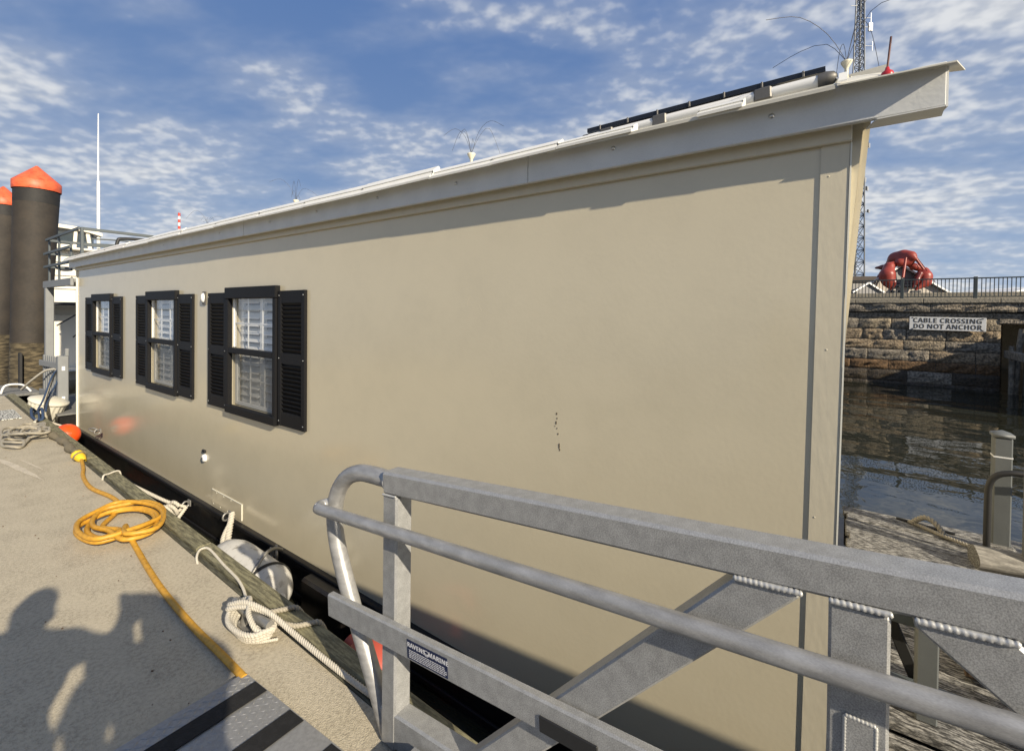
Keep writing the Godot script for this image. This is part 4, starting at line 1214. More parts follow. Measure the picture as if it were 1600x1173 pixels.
	cp.append_array([Vector3(-2.745, 0.090, -1.155), Vector3(-2.66, 0.118, -1.185), Vector3(-2.56, 0.122, -1.225), Vector3(-2.47, 0.096, -1.262), Vector3(-2.415, 0.062, -1.235), Vector3(-2.45, 0.075, -1.175), Vector3(-2.55, 0.118, -1.175), Vector3(-2.65, 0.126, -1.225), Vector3(-2.75, 0.092, -1.262), Vector3(-2.80, 0.068, -1.215), Vector3(-2.75, 0.105, -1.165), Vector3(-2.64, 0.142, -1.20), Vector3(-2.48, 0.118, -1.25), Vector3(-2.30, 0.075, -1.277), Vector3(-2.05, 0.045, -1.292), Vector3(-1.75, 0.022, -1.31), Vector3(-1.5, 0.018, -1.325), Vector3(-1.2, 0.018, -1.345), Vector3(-0.8, 0.02, -1.35), Vector3(-0.2, 0.02, -1.33)])
	part("line", rope(mk(), cp, rr), M.rope_white, t)
	part("turn_over_timber", rope(mk(), [Vector3(-2.68, 0.03, -1.25), Vector3(-2.60, 0.045, -1.31), Vector3(-2.555, 0.047, -1.37), Vector3(-2.52, 0.04, -1.425), Vector3(-2.51, -0.06, -1.47), Vector3(-2.52, -0.22, -1.48)], rr), M.rope_grey, t)
	part("turn_over_timber", rope(mk(), [Vector3(-2.42, 0.08, -1.27), Vector3(-2.37, 0.05, -1.33), Vector3(-2.33, 0.046, -1.39), Vector3(-2.30, 0.036, -1.435), Vector3(-2.29, -0.08, -1.475), Vector3(-2.28, -0.25, -1.48)], rr), M.rope_grey, t)
	part("bitter_end", rope(mk(), [Vector3(-2.56, 0.02, -1.13), Vector3(-2.50, 0.014, -1.145), Vector3(-2.44, 0.014, -1.19), Vector3(-2.39, 0.016, -1.25)], 0.0085), M.rope_white, t)
	part("thin_line", rope(mk(), [Vector3(-2.74, 0.06, -1.24), Vector3(-2.90, 0.03, -1.315), Vector3(-3.08, 0.038, -1.355), Vector3(-3.35, 0.037, -1.38), Vector3(-3.55, 0.04, -1.40), Vector3(-3.66, 0.045, -1.40), Vector3(-3.68, 0.04, -1.36), Vector3(-3.61, 0.025, -1.315), Vector3(-3.56, -0.02, -1.31)], 0.0085), M.rope_white, t)
	t = thing("timber_lashing", "thin white cord tied round the dock timber beside the yellow cord", "cord", Vector3(-6.1, 0.0, -1.42))
	part("loop", rope(mk(), [Vector3(-6.10, -0.05, -1.375), Vector3(-6.11, 0.034, -1.385), Vector3(-6.14, 0.036, -1.43), Vector3(-6.18, 0.03, -1.53), Vector3(-6.18, -0.1, -1.545)], 0.009, false), M.rope_white, t)

func smear(v: Array, n: int) -> Array:
	var res := []
	for i in n:
		var f := float(i) / (n - 1) * (v.size() - 1)
		var k := mini(int(f), v.size() - 2)
		res.append(lerpf(v[k], v[k + 1], f - k))
	return res


# ---------------------------------------------------------------- roof

func make_spinner(at: Vector3, label: String, size: float, s: int) -> void:
	var t := thing("bird_spinner", label, "bird deterrent", at, "bird spinners along the roof")
	part("stem", mk().lathe([[0.05 * size, 0.0], [0.045 * size, 0.008], [0.016 * size, 0.012], [0.016 * size, 0.11 * size], [0.02 * size, 0.12 * size], [0.045 * size, 0.165 * size], [0.048 * size, 0.18 * size], [0.0, 0.185 * size]], 18, Transform3D(Basis(), at)), M.spinner_cream, t)
	if size > 0.5:
		part("pole", mk().tube([Vector3(at.x, 2.70, at.z), at + Vector3(0, 0.01, 0)], 0.008, 8), M.wire_steel, t)
	var r := RandomNumberGenerator.new()
	r.seed = s
	var top := at + Vector3(0, 0.18 * size, 0)
	for i in 6:
		var a := TAU * i / 6.0 + r.randf_range(-0.4, 0.4)
		var d := Vector3(cos(a), 0, sin(a))
		var l := r.randf_range(0.32, 0.46) * (size * 1.05 if size > 0.5 else 0.85)
		var up := r.randf_range(0.18, 0.42) * (size * 0.8 if size > 0.5 else 0.6)
		var w := part("wire_arm", mk().tube(path([top, top + d * l * 0.25 + Vector3(0, up * 0.75, 0), top + d * l * 0.6 + Vector3(0, up * r.randf_range(0.6, 1.2), 0), top + d * l + Vector3(0, up * r.randf_range(-0.1, 0.9), 0)], 0.05), 0.0014 if size > 0.5 else 0.0011, 5), M.wire_steel, t)
		var tip := top + d * l + Vector3(0, 0, 0)
		w.set_meta("label", "thin curved wire arm")
		tip = tip

func make_roof_things() -> void:
	make_spinner(Vector3(-0.003, 2.695, -2.28), "bird spinner with cream cup and wires at the open end of the roof", 0.42, 4)
	make_spinner(Vector3(-2.77, 3.05, -3.2), "bird spinner with wires standing midway along the white roof", 0.8, 7)
	make_spinner(Vector3(-5.73, 3.03, -3.2), "bird spinner standing above the window next to the bare wall", 0.75, 9)
	make_spinner(Vector3(-8.4, 3.01, -3.2), "bird spinner nearest the upper deck railing", 0.7, 12)
	# supports for the spinners that stand on the sloping roof
	var t := thing("plunger", "red rubber plunger standing upright on the roof corner flashing", "plunger", Vector3(0.122, 2.652, -2.23))
	part("cup", mk().lathe([[0.021, 0.0], [0.0215, 0.007], [0.018, 0.018], [0.008, 0.026], [0.006, 0.036], [0.0, 0.037]], 18, Transform3D(Basis(), Vector3(0.122, 2.652, -2.23))), M.plunger_red, t)
	part("handle", mk().tube([Vector3(0.122, 2.685, -2.23), Vector3(0.131, 2.80, -2.231)], 0.0036, 10), M.stick_brown, t)
	# solar panel on white pipe feet
	t = thing("solar_panel", "thin black solar panel on white pipe supports at the roof edge", "solar panel", Vector3(-0.66, 2.68, -2.55))
	var a := Vector3(-1.145, 2.735, -2.28)
	var b := Vector3(-0.073, 2.752, -2.28)
	var back := Vector3(0.0, 0.055, -0.55)
	part("panel", mk().prism([a, b, b + back, a + back], Vector3(0, 0.022, 0)), M.solar_black, t)
	for i in 7:
		var p := a.lerp(b, (i + 0.5) / 7.0)
		part("frame_clip", mk().box(p + Vector3(0, 0.011, 0.002), Vector3(0.008, 0.026, 0.006), 0.001, Basis(Vector3.BACK, 0.042)), M.clamp_grey, t)
	var d := Vector3(0, -0.032, -0.01)
	part("pipe", mk().tube([a + d + Vector3(0.01, 0, 0), b + d + Vector3(-0.02, 0.002, 0)], 0.0245, 14), M.pvc_white, t)
	part("pipe", mk().tube([a + d + back * 0.9, b + d + back * 0.9], 0.0245, 14), M.pvc_white, t)
	for q in [0.11, 0.37, 0.79]:
		var p := a.lerp(b, q) + d
		part("clamp", mk().beam(p - Vector3(0.035, 0.002, 0), p + Vector3(0.035, 0.001, 0), 0.055, 0.056, 0.006), M.clamp_grey, t)
		part("foot", mk().box(p + Vector3(0.01, -0.045, -0.01), Vector3(0.05, 0.05, 0.05), 0.004), M.clamp_grey, t)
	part("end_dome", mk().lathe([[0.028, 0.0], [0.030, 0.03], [0.024, 0.055], [0.012, 0.066], [0.0, 0.068]], 14, Transform3D(Basis(Vector3.BACK, -PI / 2 + 0.04), b + d + Vector3(-0.025, 0.002, 0))), M.clamp_grey, t)
	part("end_dome", mk().lathe([[0.028, 0.0], [0.028, 0.03], [0.02, 0.045], [0.0, 0.05]], 14, Transform3D(Basis(Vector3.BACK, PI / 2 + 0.04), a + d + Vector3(0.01, 0, 0))), M.clamp_grey, t)
	for i in 3:
		part("cable", mk().tube(path([b + d + Vector3(0.03, 0.0, 0.005 * i), b + d + Vector3(0.07, -0.02 - i * 0.006, 0.02), b + d + Vector3(0.12, -0.05, 0.02 + i * 0.01)], 0.02), 0.0035, 6), M.pvc_white, t)


# ---------------------------------------------------------------- work float behind the gangway

func make_work_float() -> void:
	var s := setting("work_float", Vector3(2.5, WATER, -3.9))
	var z := -2.62
	var i := 0
	while z > -5.25:
		part("plank", mk().box(Vector3(3.0 + rng.randf_range(-0.03, 0.03), -0.045 + rng.randf_range(-0.006, 0.006), z - 0.072), Vector3(5.9, 0.05, 0.142), 0.008, Basis(Vector3.UP, rng.randf_range(-0.002, 0.002))), M.timber_grey, s)
		z -= 0.150
		i += 1
	part("side_beam", mk().box(Vector3(3.0, -0.22, -5.27), Vector3(5.9, 0.28, 0.08), 0.01), M.timber_grey, s)
	part("side_beam", mk().box(Vector3(3.0, -0.22, -2.60), Vector3(5.9, 0.28, 0.06), 0.01), M.timber_grey, s)
	part("float_block", mk().box(Vector3(3.0, -0.55, -3.95), Vector3(5.6, 0.5, 2.4), 0.05), M.tarp_dark, s)
	# log along the far edge
	var t := thing("timber_log", "weathered sawn log lying on the work float beside the grey post", "log", Vector3(2.0, -0.02, -4.75))
	var lg := []
	for k in 24:
		var a := TAU * k / 24.0
		lg.append(Vector3(0, sin(a) * 0.078 * (1.0 + 0.06 * sin(a * 5.0)), cos(a) * 0.11 * (1.0 + 0.05 * cos(a * 3.0))))
	var m := mk()
	var lx := Transform3D(Basis(Vector3.UP, 0.14), Vector3(0.80, 0.04, -4.62))
	m.smooth()
	for k in 24:
		m.quad(lx * lg[k], lx * lg[(k + 1) % 24], lx * (lg[(k + 1) % 24] + Vector3(2.6, 0, 0)), lx * (lg[k] + Vector3(2.6, 0, 0)))
	m.smooth(false)
	part("bark", m, M.timber_pale, t)
	m = mk()
	for k in 24:
		m.tri(lx * Vector3(-0.004, 0, 0), lx * (lg[(k + 1) % 24]), lx * lg[k])
	part("sawn_end", m, M.timber_grey, t)
	# grey post with cap
	t = thing("dock_post", "square grey post with pyramid cap at the edge of the work float", "post", Vector3(1.0, 0.0, -4.98))
	part("shaft", mk().box(Vector3(1.0, 0.43, -4.98), Vector3(0.10, 0.86, 0.10), 0.008), M.grey_light, t)
	part("cap", mk().lathe([[0.080, 0.0], [0.084, 0.010], [0.082, 0.024], [0.0, 0.05]], 4, Transform3D(Basis(Vector3.UP, PI / 4), Vector3(1.0, 0.862, -4.98))), M.grey_light, t)
	part("base_skirt", mk().box(Vector3(1.0, 0.03, -4.98), Vector3(0.16, 0.05, 0.16), 0.02), M.timber_grey, t)
	part("band", mk().box(Vector3(1.0, 0.715, -4.98), Vector3(0.1025, 0.010, 0.1025)), M.antenna_white, t)
	# black handrail
	t = thing("black_handrail", "black bent pipe handrail on the work float in front of the grey post", "handrail", Vector3(0.9, 0.0, -4.78))
	part("rail", mk().tube(path([Vector3(0.895, -0.02, -4.78), Vector3(0.895, 0.40, -4.78), Vector3(0.90, 0.53, -4.78), Vector3(0.93, 0.60, -4.78), Vector3(0.99, 0.635, -4.78), Vector3(1.10, 0.645, -4.79), Vector3(1.6, 0.66, -4.85)], 0.03), 0.021, 12), M.rubber_black, t)
	part("leg", mk().tube([Vector3(1.58, -0.02, -4.85), Vector3(1.58, 0.66, -4.85)], 0.021, 12), M.rubber_black, t)
	# second post with a chain
	t = thing("gate_post", "grey post with black cap and hanging chain on the work float", "post", Vector3(1.09, 0.0, -4.62))
	part("shaft", mk().box(Vector3(1.09, 0.40, -4.62), Vector3(0.09, 0.80, 0.09), 0.008), M.grey_light, t)
	part("cap", mk().box(Vector3(1.09, 0.82, -4.62), Vector3(0.10, 0.05, 0.10), 0.01), M.rubber_black, t)
	part("chain", mk().tube(path([Vector3(1.06, 0.60, -4.57), Vector3(1.10, 0.52, -4.55), Vector3(1.18, 0.42, -4.55), Vector3(1.4, 0.34, -4.58)], 0.012), 0.011, 8, true, 2, 60.0, 0.4), M.rubber_black, t)
	# rope
	t = thing("float_rope", "tan rope with a loop lying on the far edge of the work float", "rope", Vector3(0.7, 0.0, -5.0))
	part("line", rope(mk(), [Vector3(0.50, 0.0, -5.21), Vector3(0.60, 0.0, -5.12), Vector3(0.70, 0.0, -5.02), Vector3(0.82, 0.0, -4.93), Vector3(0.95, 0.0, -4.86), Vector3(1.12, 0.01, -4.87)], 0.017), M.rope_grey, t)
	part("loop", rope(mk(), [Vector3(0.52, 0.0, -5.19), Vector3(0.55, 0.045, -5.16), Vector3(0.60, 0.085, -5.13), Vector3(0.66, 0.06, -5.09), Vector3(0.70, 0.0, -5.06)], 0.022), M.rope_grey, t)
	part("toggle", mk().tube([Vector3(0.42, -0.005, -5.24), Vector3(0.78, -0.005, -5.14)], 0.011, 6), M.rubber_black, t)
	# gate rail under the gangway line of sight
	t = thing("float_railing", "grey railing with square posts on the work float behind the gangway truss", "railing", Vector3(0.6, 0.0, -2.75))
	part("top_rail", mk().box(Vector3(1.45, 0.385, -2.78), Vector3(2.6, 0.085, 0.05), 0.006), M.grey_dark, t)
	part("bottom_rail", mk().box(Vector3(1.45, 0.06, -2.78), Vector3(2.6, 0.05, 0.05), 0.006), M.grey_dark, t)
	for px in [0.33, 0.80, 1.7, 2.6]:
		part("post", mk().box(Vector3(px, 0.20, -2.715), Vector3(0.075, 0.44 if px < 0.5 else 0.36, 0.075), 0.006), M.grey_light, t)
	part("brace", mk().beam(Vector3(0.20, 0.345, -2.84), Vector3(0.34, -0.01, -2.84), 0.05, 0.03, 0.004), M.rubber_black, t)
	# slatted crate
	t = thing("slatted_crate", "brown weathered slatted crate on the work float behind the grey railing", "crate", Vector3(0.85, 0.0, -3.3))
	var turn := Basis(Vector3.UP, -0.1)
	for k in 5:
		part("slat", mk().box(Vector3(0.82, 0.285, -3.12 - k * 0.085), Vector3(0.62, 0.022, 0.068), 0.005, turn), M.timber_brown, t)
	for k in 4:
		part("side_slat", mk().box(Vector3(0.83, 0.04 + k * 0.066, -3.075), Vector3(0.60, 0.05, 0.02), 0.004, turn), M.timber_brown, t)
	part("corner_block", mk().box(Vector3(0.56, 0.14, -3.28), Vector3(0.05, 0.27, 0.36), 0.006, turn), M.timber_brown, t)
	part("corner_block", mk().box(Vector3(1.09, 0.14, -3.28), Vector3(0.05, 0.27, 0.36), 0.006, turn), M.timber_brown, t)
	# unseen picket railing added to the right so that its shadow stripes the planks
	t = thing("added_picket_railing", "unseen grey picket railing added at the end of the work float for its shadow stripes", "screen", Vector3(2.9, 0.0, -4.0))
	for pz in [-2.75, -3.9, -5.1]:
		part("post", mk().box(Vector3(2.9, 0.42, pz), Vector3(0.09, 0.90, 0.09), 0.006), M.grey_light, t)
	for k in 16:
		part("picket", mk().box(Vector3(2.84, 0.45, -2.86 - k * 0.145), Vector3(0.025, 0.84, 0.075), 0.004), M.grey_paint, t)
	# small pieces at the corner of the house
	t = thing("fuel_can", "small yellow and black can in the gap beside the beige corner", "can", Vector3(0.10, 0.0, -2.78))
	part("body", mk().box(Vector3(0.09, 0.10, -2.80), Vector3(0.12, 0.20, 0.16), 0.02), M.rubber_black, t)
	part("stripe", mk().box(Vector3(0.11, 0.08, -2.715), Vector3(0.03, 0.16, 0.012), 0.003), M.plug_yellow, t)
	part("lid", mk().box(Vector3(0.09, 0.225, -2.80), Vector3(0.14, 0.04, 0.18), 0.015), M.grey_light, t)


# ---------------------------------------------------------------- bridge

func stone_mesh(s: int) -> ArrayMesh:
	# a quarry-faced block: 1 x 1 front, its face proud and broken, its arrises irregular
	var n := FastNoiseLite.new()
	n.seed = s
	n.frequency = 0.9
	n.fractal_octaves = 4
	var m := Maker.new().smooth()
	var nx := 9
	var ny := 6
	var g := []
	for j in ny + 1:
		var row := []
		for i in nx + 1:
			var u := float(i) / nx - 0.5
			var v := float(j) / ny - 0.5
			var e := minf(0.5 - absf(u), 0.5 - absf(v))
			var d := smoothstep(0.0, 0.16, e) * (0.6 + n.get_noise_2d(u * 3.1, v * 1.9) * 1.3)
			var wob := 0.018 if e < 0.01 else 0.0
			row.append(Vector3(u + n.get_noise_2d(v * 4.0, u * 9.0 + 7.0) * wob, v + n.get_noise_2d(u * 6.0 + 3.0, v * 3.0) * wob * 2.0, maxf(d, 0.0)))
		g.append(row)
	for j in ny:
		for i in nx:
			m.quad(g[j][i], g[j][i + 1], g[j + 1][i + 1], g[j + 1][i])
	m.smooth(false)
	for i in nx:
		m.quad(g[ny][i], g[ny][i + 1], g[ny][i + 1] + Vector3(0, 0, -1.6), g[ny][i] + Vector3(0, 0, -1.6))
		m.quad(g[0][i + 1], g[0][i], g[0][i] + Vector3(0, 0, -1.6), g[0][i + 1] + Vector3(0, 0, -1.6))
	for j in ny:
		m.quad(g[j][nx], g[j + 1][nx], g[j + 1][nx] + Vector3(0, 0, -1.6), g[j][nx] + Vector3(0, 0, -1.6))
		m.quad(g[j + 1][0], g[j][0], g[j][0] + Vector3(0, 0, -1.6), g[j + 1][0] + Vector3(0, 0, -1.6))
	return m.mesh()

func make_bridge() -> void:
	var z := -22.6
	var t := thing("stone_bridge", "granite block bridge abutment with iron railing across the dark channel", "bridge", Vector3(-2.0, WATER, z - 2.0))
	var x_left := -16.0
	var x_right := 4.46
	part("core", mk().box(Vector3((x_left + x_right) * 0.5, 0.70, z - 2.06), Vector3(x_right - x_left - 0.02, 3.4, 4.0)), M.mortar, t)
	var kinds := []
	for i in 8:
		kinds.append(stone_mesh(40 + i))
	var rows := [[-1.15, -0.66], [-0.66, -0.225], [-0.225, 0.145], [0.145, 0.555], [0.555, 0.92], [0.92, 1.33], [1.33, 1.74]]
	var count := 0
	for r in rows.size():
		var x: float = x_right
		var h: float = rows[r][1] - rows[r][0]
		while x > x_left:
			var w := rng.randf_range(0.55, 1.5)
			if r == 5 and x == x_right: w = 0.42
			w = minf(w, x - x_left + 0.2)
			var tone := "granite_%d" % rng.randi_range(0, 4)
			if r <= 1 and rng.randf() < (1.0 if r == 0 else 0.75): tone = "granite_wet"
			elif r == 2 and rng.randf() < 0.6: tone = "granite_rust"
			var at := Transform3D(Basis().scaled(Vector3(w - 0.022, h - 0.026, rng.randf_range(0.05, 0.10))), Vector3(x - w * 0.5, (rows[r][0] + rows[r][1]) * 0.5, z - 0.045) - B)
			inst("stone", kinds[(count * 5 + r) % 8], M[tone], t, at)
			count += 1
			x -= w
	# thin bed course, then the long ledge stones
	var xl := x_right + 8.0
	while xl > x_left:
		var w := rng.randf_range(1.4, 2.4)
		inst("stone", kinds[count % 8], M["granite_3"], t, Transform3D(Basis().scaled(Vector3(w - 0.02, 0.20, 0.05)), Vector3(xl - w * 0.5, 1.845, z - 0.05) - B))
		count += 1
		xl -= w
	xl = x_right + 8.3
	while xl > x_left:
		var w := rng.randf_range(1.7, 2.6)
		inst("ledge_stone", kinds[(count * 3) % 8], M["granite_%d" % [3, 1, 3, 0][count % 4]], t, Transform3D(Basis().scaled(Vector3(w - 0.015, 0.31, 0.10)), Vector3(xl - w * 0.5, 2.135, z + 0.10) - B))
		count += 1
		xl -= w
	part("ledge_backing", mk().box(Vector3(-1.9, 2.13, z - 0.5), Vector3(28.4, 0.30, 1.1)), M.mortar, t)
	var cx := 12.3
	while cx > x_left:
		part("coping_slab", mk().box(Vector3(cx - 0.99, 2.375, z - 0.3), Vector3(1.965, 0.16, 1.0), 0.012), M.coping, t)
		cx -= 1.98
	part("deck_slab", mk().box(Vector3(-1.9, 2.10, z - 6.0), Vector3(28.6, 0.5, 10.0)), M.coping, t)
	part("far_parapet", mk().box(Vector3(-1.9, 2.68, z - 10.5), Vector3(28.6, 0.85, 0.35), 0.02), M.coping, t)
	# second abutment and the dark passage
	part("far_abutment", mk().box(Vector3(9.3, 0.40, z - 2.2), Vector3(6.0, 3.3, 4.2), 0.03), M["granite_3"], t)
	part("added_shade_wall", mk().box(Vector3(8.3, 0.45, z + 3.0), Vector3(4.0, 3.2, 6.1), 0.03), M["granite_1"], t)  # unseen wall added so its shadow falls over the opening and stonework
	part("passage_back", mk().box(Vector3(5.4, 0.40, z - 10.4), Vector3(2.2, 3.2, 0.4)), M.mortar, t)
	part("lintel", mk().box(Vector3(7.2, 1.66, z - 0.25), Vector3(5.6, 0.16, 0.5), 0.02), M["granite_1"], t)
	# sign
	var keep := B
	t = thing("warning_sign", "white board sign reading CABLE CROSSING DO NOT ANCHOR on the granite wall", "sign", Vector3(3.05, 1.53, z + 0.10))
	var sb := Basis(Vector3.BACK, -0.012)
	part("board", mk().box(Vector3(3.05, 1.545, z + 0.115), Vector3(2.02, 0.475, 0.04), 0.006, sb), M.sign_white, t)
	for q in [["CABLE CROSSING", 1.655], ["DO NOT ANCHOR", 1.44]]:
		var l := lettering(q[0], Vector3(3.05, q[1], z + 0.139) - B, 0.165, M.sign_black, t, 1.0)
		var aabb: AABB = l.mesh.get_aabb()
		l.basis = sb.scaled_local(Vector3(1.80 / aabb.size.x, 1.0, 1.0))
	for q in [-0.92, 0.92]:
		part("bolt", mk().box(Vector3(3.05 + q, 1.75 - 0.012 * q, z + 0.14), Vector3(0.05, 0.03, 0.012), 0.003), M.sign_black, t)
		part("bolt", mk().box(Vector3(3.05 + q, 1.345 - 0.012 * q, z + 0.14), Vector3(0.05, 0.03, 0.012), 0.003), M.sign_black, t)
	B = keep
	# railing
	t = thing("bridge_railing", "dark green iron railing with upright pickets on top of the granite bridge", "railing", Vector3(-2.0, 2.455, z - 0.15))
	var zr := z - 0.12
	var pick := Maker.new().box(Vector3.ZERO, Vector3(0.022, 0.66, 0.022)).mesh()
	for ry in [3.175, 2.525]:
		part("rail", mk().box(Vector3(-1.9, ry, zr), Vector3(28.0, 0.045 if ry > 3 else 0.03, 0.05), 0.004), M.iron_green, t)
	var n := 0
	for k in 14:
		var px := 1.83 + (k - 8) * 1.98
		part("post", mk().box(Vector3(px, 2.83, zr), Vector3(0.10, 0.80, 0.10), 0.01), M.iron_green, t)
		for i in 17:
			inst("picket", pick, M.iron_green, t, Transform3D(Basis(), Vector3(px + 0.155 + i * 0.104, 2.85, zr) - B))
			n += 1
	# timber fender in front of the passage
	t = thing("timber_fender", "broken grey timber fender piles leaning in the dark bridge opening", "piles", Vector3(5.0, WATER, z + 1.6))
	for q in [[4.70, -0.5, 0.35, 1.42, 0.085, 0.16], [5.02, -0.6, 0.05, 1.48, 0.10, 0.03], [4.62, -0.4, 0.10, 0.85, 0.07, -0.02], [4.95, 0.7, 0.0, 0.55, 0.11, 0.03], [5.35, 1.0, 0.2, 0.95, 0.11, 0.05], [5.6, -0.6, 0.1, 1.35, 0.10, 0.0], [5.3, 2.2, 0.0, 0.9, 0.12, 0.02]]:
		var zz: float = z + 0.9 + q[1]
		part("pile", mk().tube([Vector3(q[0], -1.2, zz), Vector3(q[0] + q[5] * 0.4, 0.4, zz), Vector3(q[0] + q[5], q[3], zz)], [q[4] * 1.1, q[4], q[4] * 0.95], 12), M.pile_wood, t)
	part("waler", mk().box(Vector3(4.60, 0.55, z + 1.4), Vector3(0.14, 0.26, 2.9), 0.02), M.pile_wood, t)


# ---------------------------------------------------------------- far things

func make_far() -> void:
	var g := setting("ground")
	B = Vector3.ZERO
	var gm := mk()
	gm.quad(Vector3(-60, 2.3, -33.2), Vector3(90, 2.3, -33.2), Vector3(300, 2.3, -420), Vector3(-300, 2.3, -420))
	part("land", gm, M.ground_far, g)
	part("sea_wall", mk().box(Vector3(15, 0.6, -33.35), Vector3(150, 3.38, 0.3)), M.coping, g)
	# local frame that faces the dock
	var right := Vector3(0.813, 0, -0.5825)
	var back := Vector3(0.5825, 0, 0.813)
	var px := 0.0625
	var at := func(x: float, y: float, depth := 0.0) -> Vector3: return Vector3(0, 1.75, 0) + (-back + right * ((x - 800.0) / 720.0) + Vector3(0, (489.0 + 0.0125 * (x - 800.0) - y) / 720.0, 0)) * (45.0 - depth)
	# seafood building
	var t := thing("gabled_building", "beige gabled building with white roof edges under the giant lobster", "building", Vector3(4.6, 2.3, -62.0))
	var dep := Vector3(4.6, 0.0, -58.7).normalized() * 9.0
	part("gable_wall", mk().prism([at.call(1343, 490), at.call(1478, 490), at.call(1478, 456), at.call(1408, 417), at.call(1343, 453)], dep), M.siding_beige, t)
	part("roof_slope", mk().prism([at.call(1408, 414, 0.4), at.call(1486, 457.5, 0.4), at.call(1486, 460, 0.4), at.call(1408, 417, 0.4)], dep), M.shingle_dark, t)
	part("roof_slope", mk().prism([at.call(1408, 414.2, 0.4), at.call(1335, 455, 0.4), at.call(1335, 457.5, 0.4), at.call(1408, 417.2, 0.4)], dep), M.shingle_dark, t)
	part("rake_trim", mk().beam(at.call(1408, 415, 0.5), at.call(1486, 458.5, 0.5), 0.16, 0.08), M.trim_white, t)
	part("rake_trim", mk().beam(at.call(1408, 415, 0.5), at.call(1335, 456, 0.5), 0.16, 0.08), M.trim_white, t)
	part("upper_siding", mk().prism([at.call(1372, 438, 0.05), at.call(1445, 438, 0.05), at.call(1408, 418, 0.05)], back * 0.05), M.siding_grey, t)
	var sg := part("name_board", mk().prism([at.call(1397, 449, 0.2), at.call(1446, 449, 0.2), at.call(1446, 437, 0.2), at.call(1397, 437, 0.2)], back * 0.1), M.tarp_dark, t)
	for row in 2:
		var x := 1399.0
		while x < 1443.0:
			var w := rng.randf_range(1.6, 3.0)
			part("letter_mark", mk().prism([at.call(x, 442.5 + row * 5.0, 0.32), at.call(x + w, 442.5 + row * 5.0, 0.32), at.call(x + w, 439.2 + row * 5.0, 0.32), at.call(x, 439.2 + row * 5.0, 0.32)], back * 0.02), M.siding_grey, sg)
			x += w + 1.3
	for q in [1392.0, 1424.0]:
		part("window", mk().prism([at.call(q, 470, 0.1), at.call(q + 14, 470, 0.1), at.call(q + 14, 454, 0.1), at.call(q, 454, 0.1)], back * 0.05), M.tarp_dark, t)
	t = thing("gabled_building", "small grey gabled shed with white roof edge left of the lobster building", "building", at.call(1357, 490, 3.0))
	part("gable_wall", mk().prism([at.call(1338, 490, 3.0), at.call(1377, 490, 3.0), at.call(1377, 455, 3.0), at.call(1357, 443, 3.0), at.call(1338, 455, 3.0)], dep * 0.55), M.siding_grey, t)
	part("rake_trim", mk().beam(at.call(1357, 442, 3.2), at.call(1381, 457, 3.2), 0.14, 0.08), M.trim_white, t)
	part("rake_trim", mk().beam(at.call(1357, 442, 3.2), at.call(1332, 457, 3.2), 0.14, 0.08), M.trim_white, t)
	part("roof_slope", mk().prism([at.call(1357, 441, 3.2), at.call(1381, 456, 3.2), at.call(1381, 457, 3.2), at.call(1357, 442, 3.2)], dep * 0.58), M.shingle_dark, t)
	part("roof_slope", mk().prism([at.call(1357, 441, 3.2), at.call(1332, 456, 3.2), at.call(1332, 457, 3.2), at.call(1357, 442, 3.2)], dep * 0.58), M.shingle_dark, t)
	t = thing("flat_roof_building", "low building with dark brown roof behind the grey shed", "building", at.call(1345, 490, -6.0))
	part("walls", mk().prism([at.call(1300, 490, -6.0), at.call(1368, 490, -6.0), at.call(1368, 440, -6.0), at.call(1300, 440, -6.0)], dep * 0.9), M.siding_grey, t)
	part("roof_band", mk().prism([at.call(1298, 441, -5.8), at.call(1369, 441, -5.8), at.call(1369, 432, -5.8), at.call(1298, 432, -5.8)], dep), M.shingle_dark, t)
	t = thing("brick_chimney", "red brick chimney beside the beige house corner beyond the bridge", "chimney", at.call(1322, 490, 6.0))
	part("shaft", mk().prism([at.call(1312, 490, 6.0), at.call(1327, 490, 6.0), at.call(1327, 394, 6.0), at.call(1312, 394, 6.0)], -back * 0.9), M.brick_red, t)
	part("crown", mk().prism([at.call(1311, 396.5, 6.05), at.call(1328, 396.5, 6.05), at.call(1328, 393, 6.05), at.call(1311, 393, 6.05)], -back * 1.0), M.siding_grey, t)
	t = thing("white_roof", "white low roof beyond the bridge railing", "building", at.call(1600, 480, 0.0))
	part("roof_slope", mk().prism([at.call(1573, 459), at.call(1605, 450), at.call(1660, 446), at.call(1660, 490), at.call(1573, 490)], -back * 6.0), M.trim_white, t)

	# lobster
	t = thing("lobster_sculpture", "giant glossy red lobster sculpture sprawled over the gabled roof", "sculpture", at.call(1405, 416, -0.5))
	var bone := func(x0: float, y0: float, r0: float, x1: float, y1: float, r1: float, d0 := 0.0, d1 := 0.0) -> Array: return [at.call(x0, y0, d0), at.call(x1, y1, d1), r0 * px * 0.88, r1 * px * 0.88]
	var m := mk()
	blob([bone.call(1392, 412, 9.0, 1399, 405, 11.5, -1.2, -0.4), bone.call(1399, 405, 11.5, 1411, 401, 10.5, -0.4, 0.3), bone.call(1411, 401, 10.5, 1421, 401, 8.0, 0.3, 0.9), bone.call(1421, 401, 8.0, 1427, 404, 3.5, 0.9, 1.3), bone.call(1404, 411, 7.0, 1420, 411, 6.0, 0.6, 0.9)], 0.13, 9.0, m)
	part("carapace", m, M.lobster_red, t)
	m = mk()
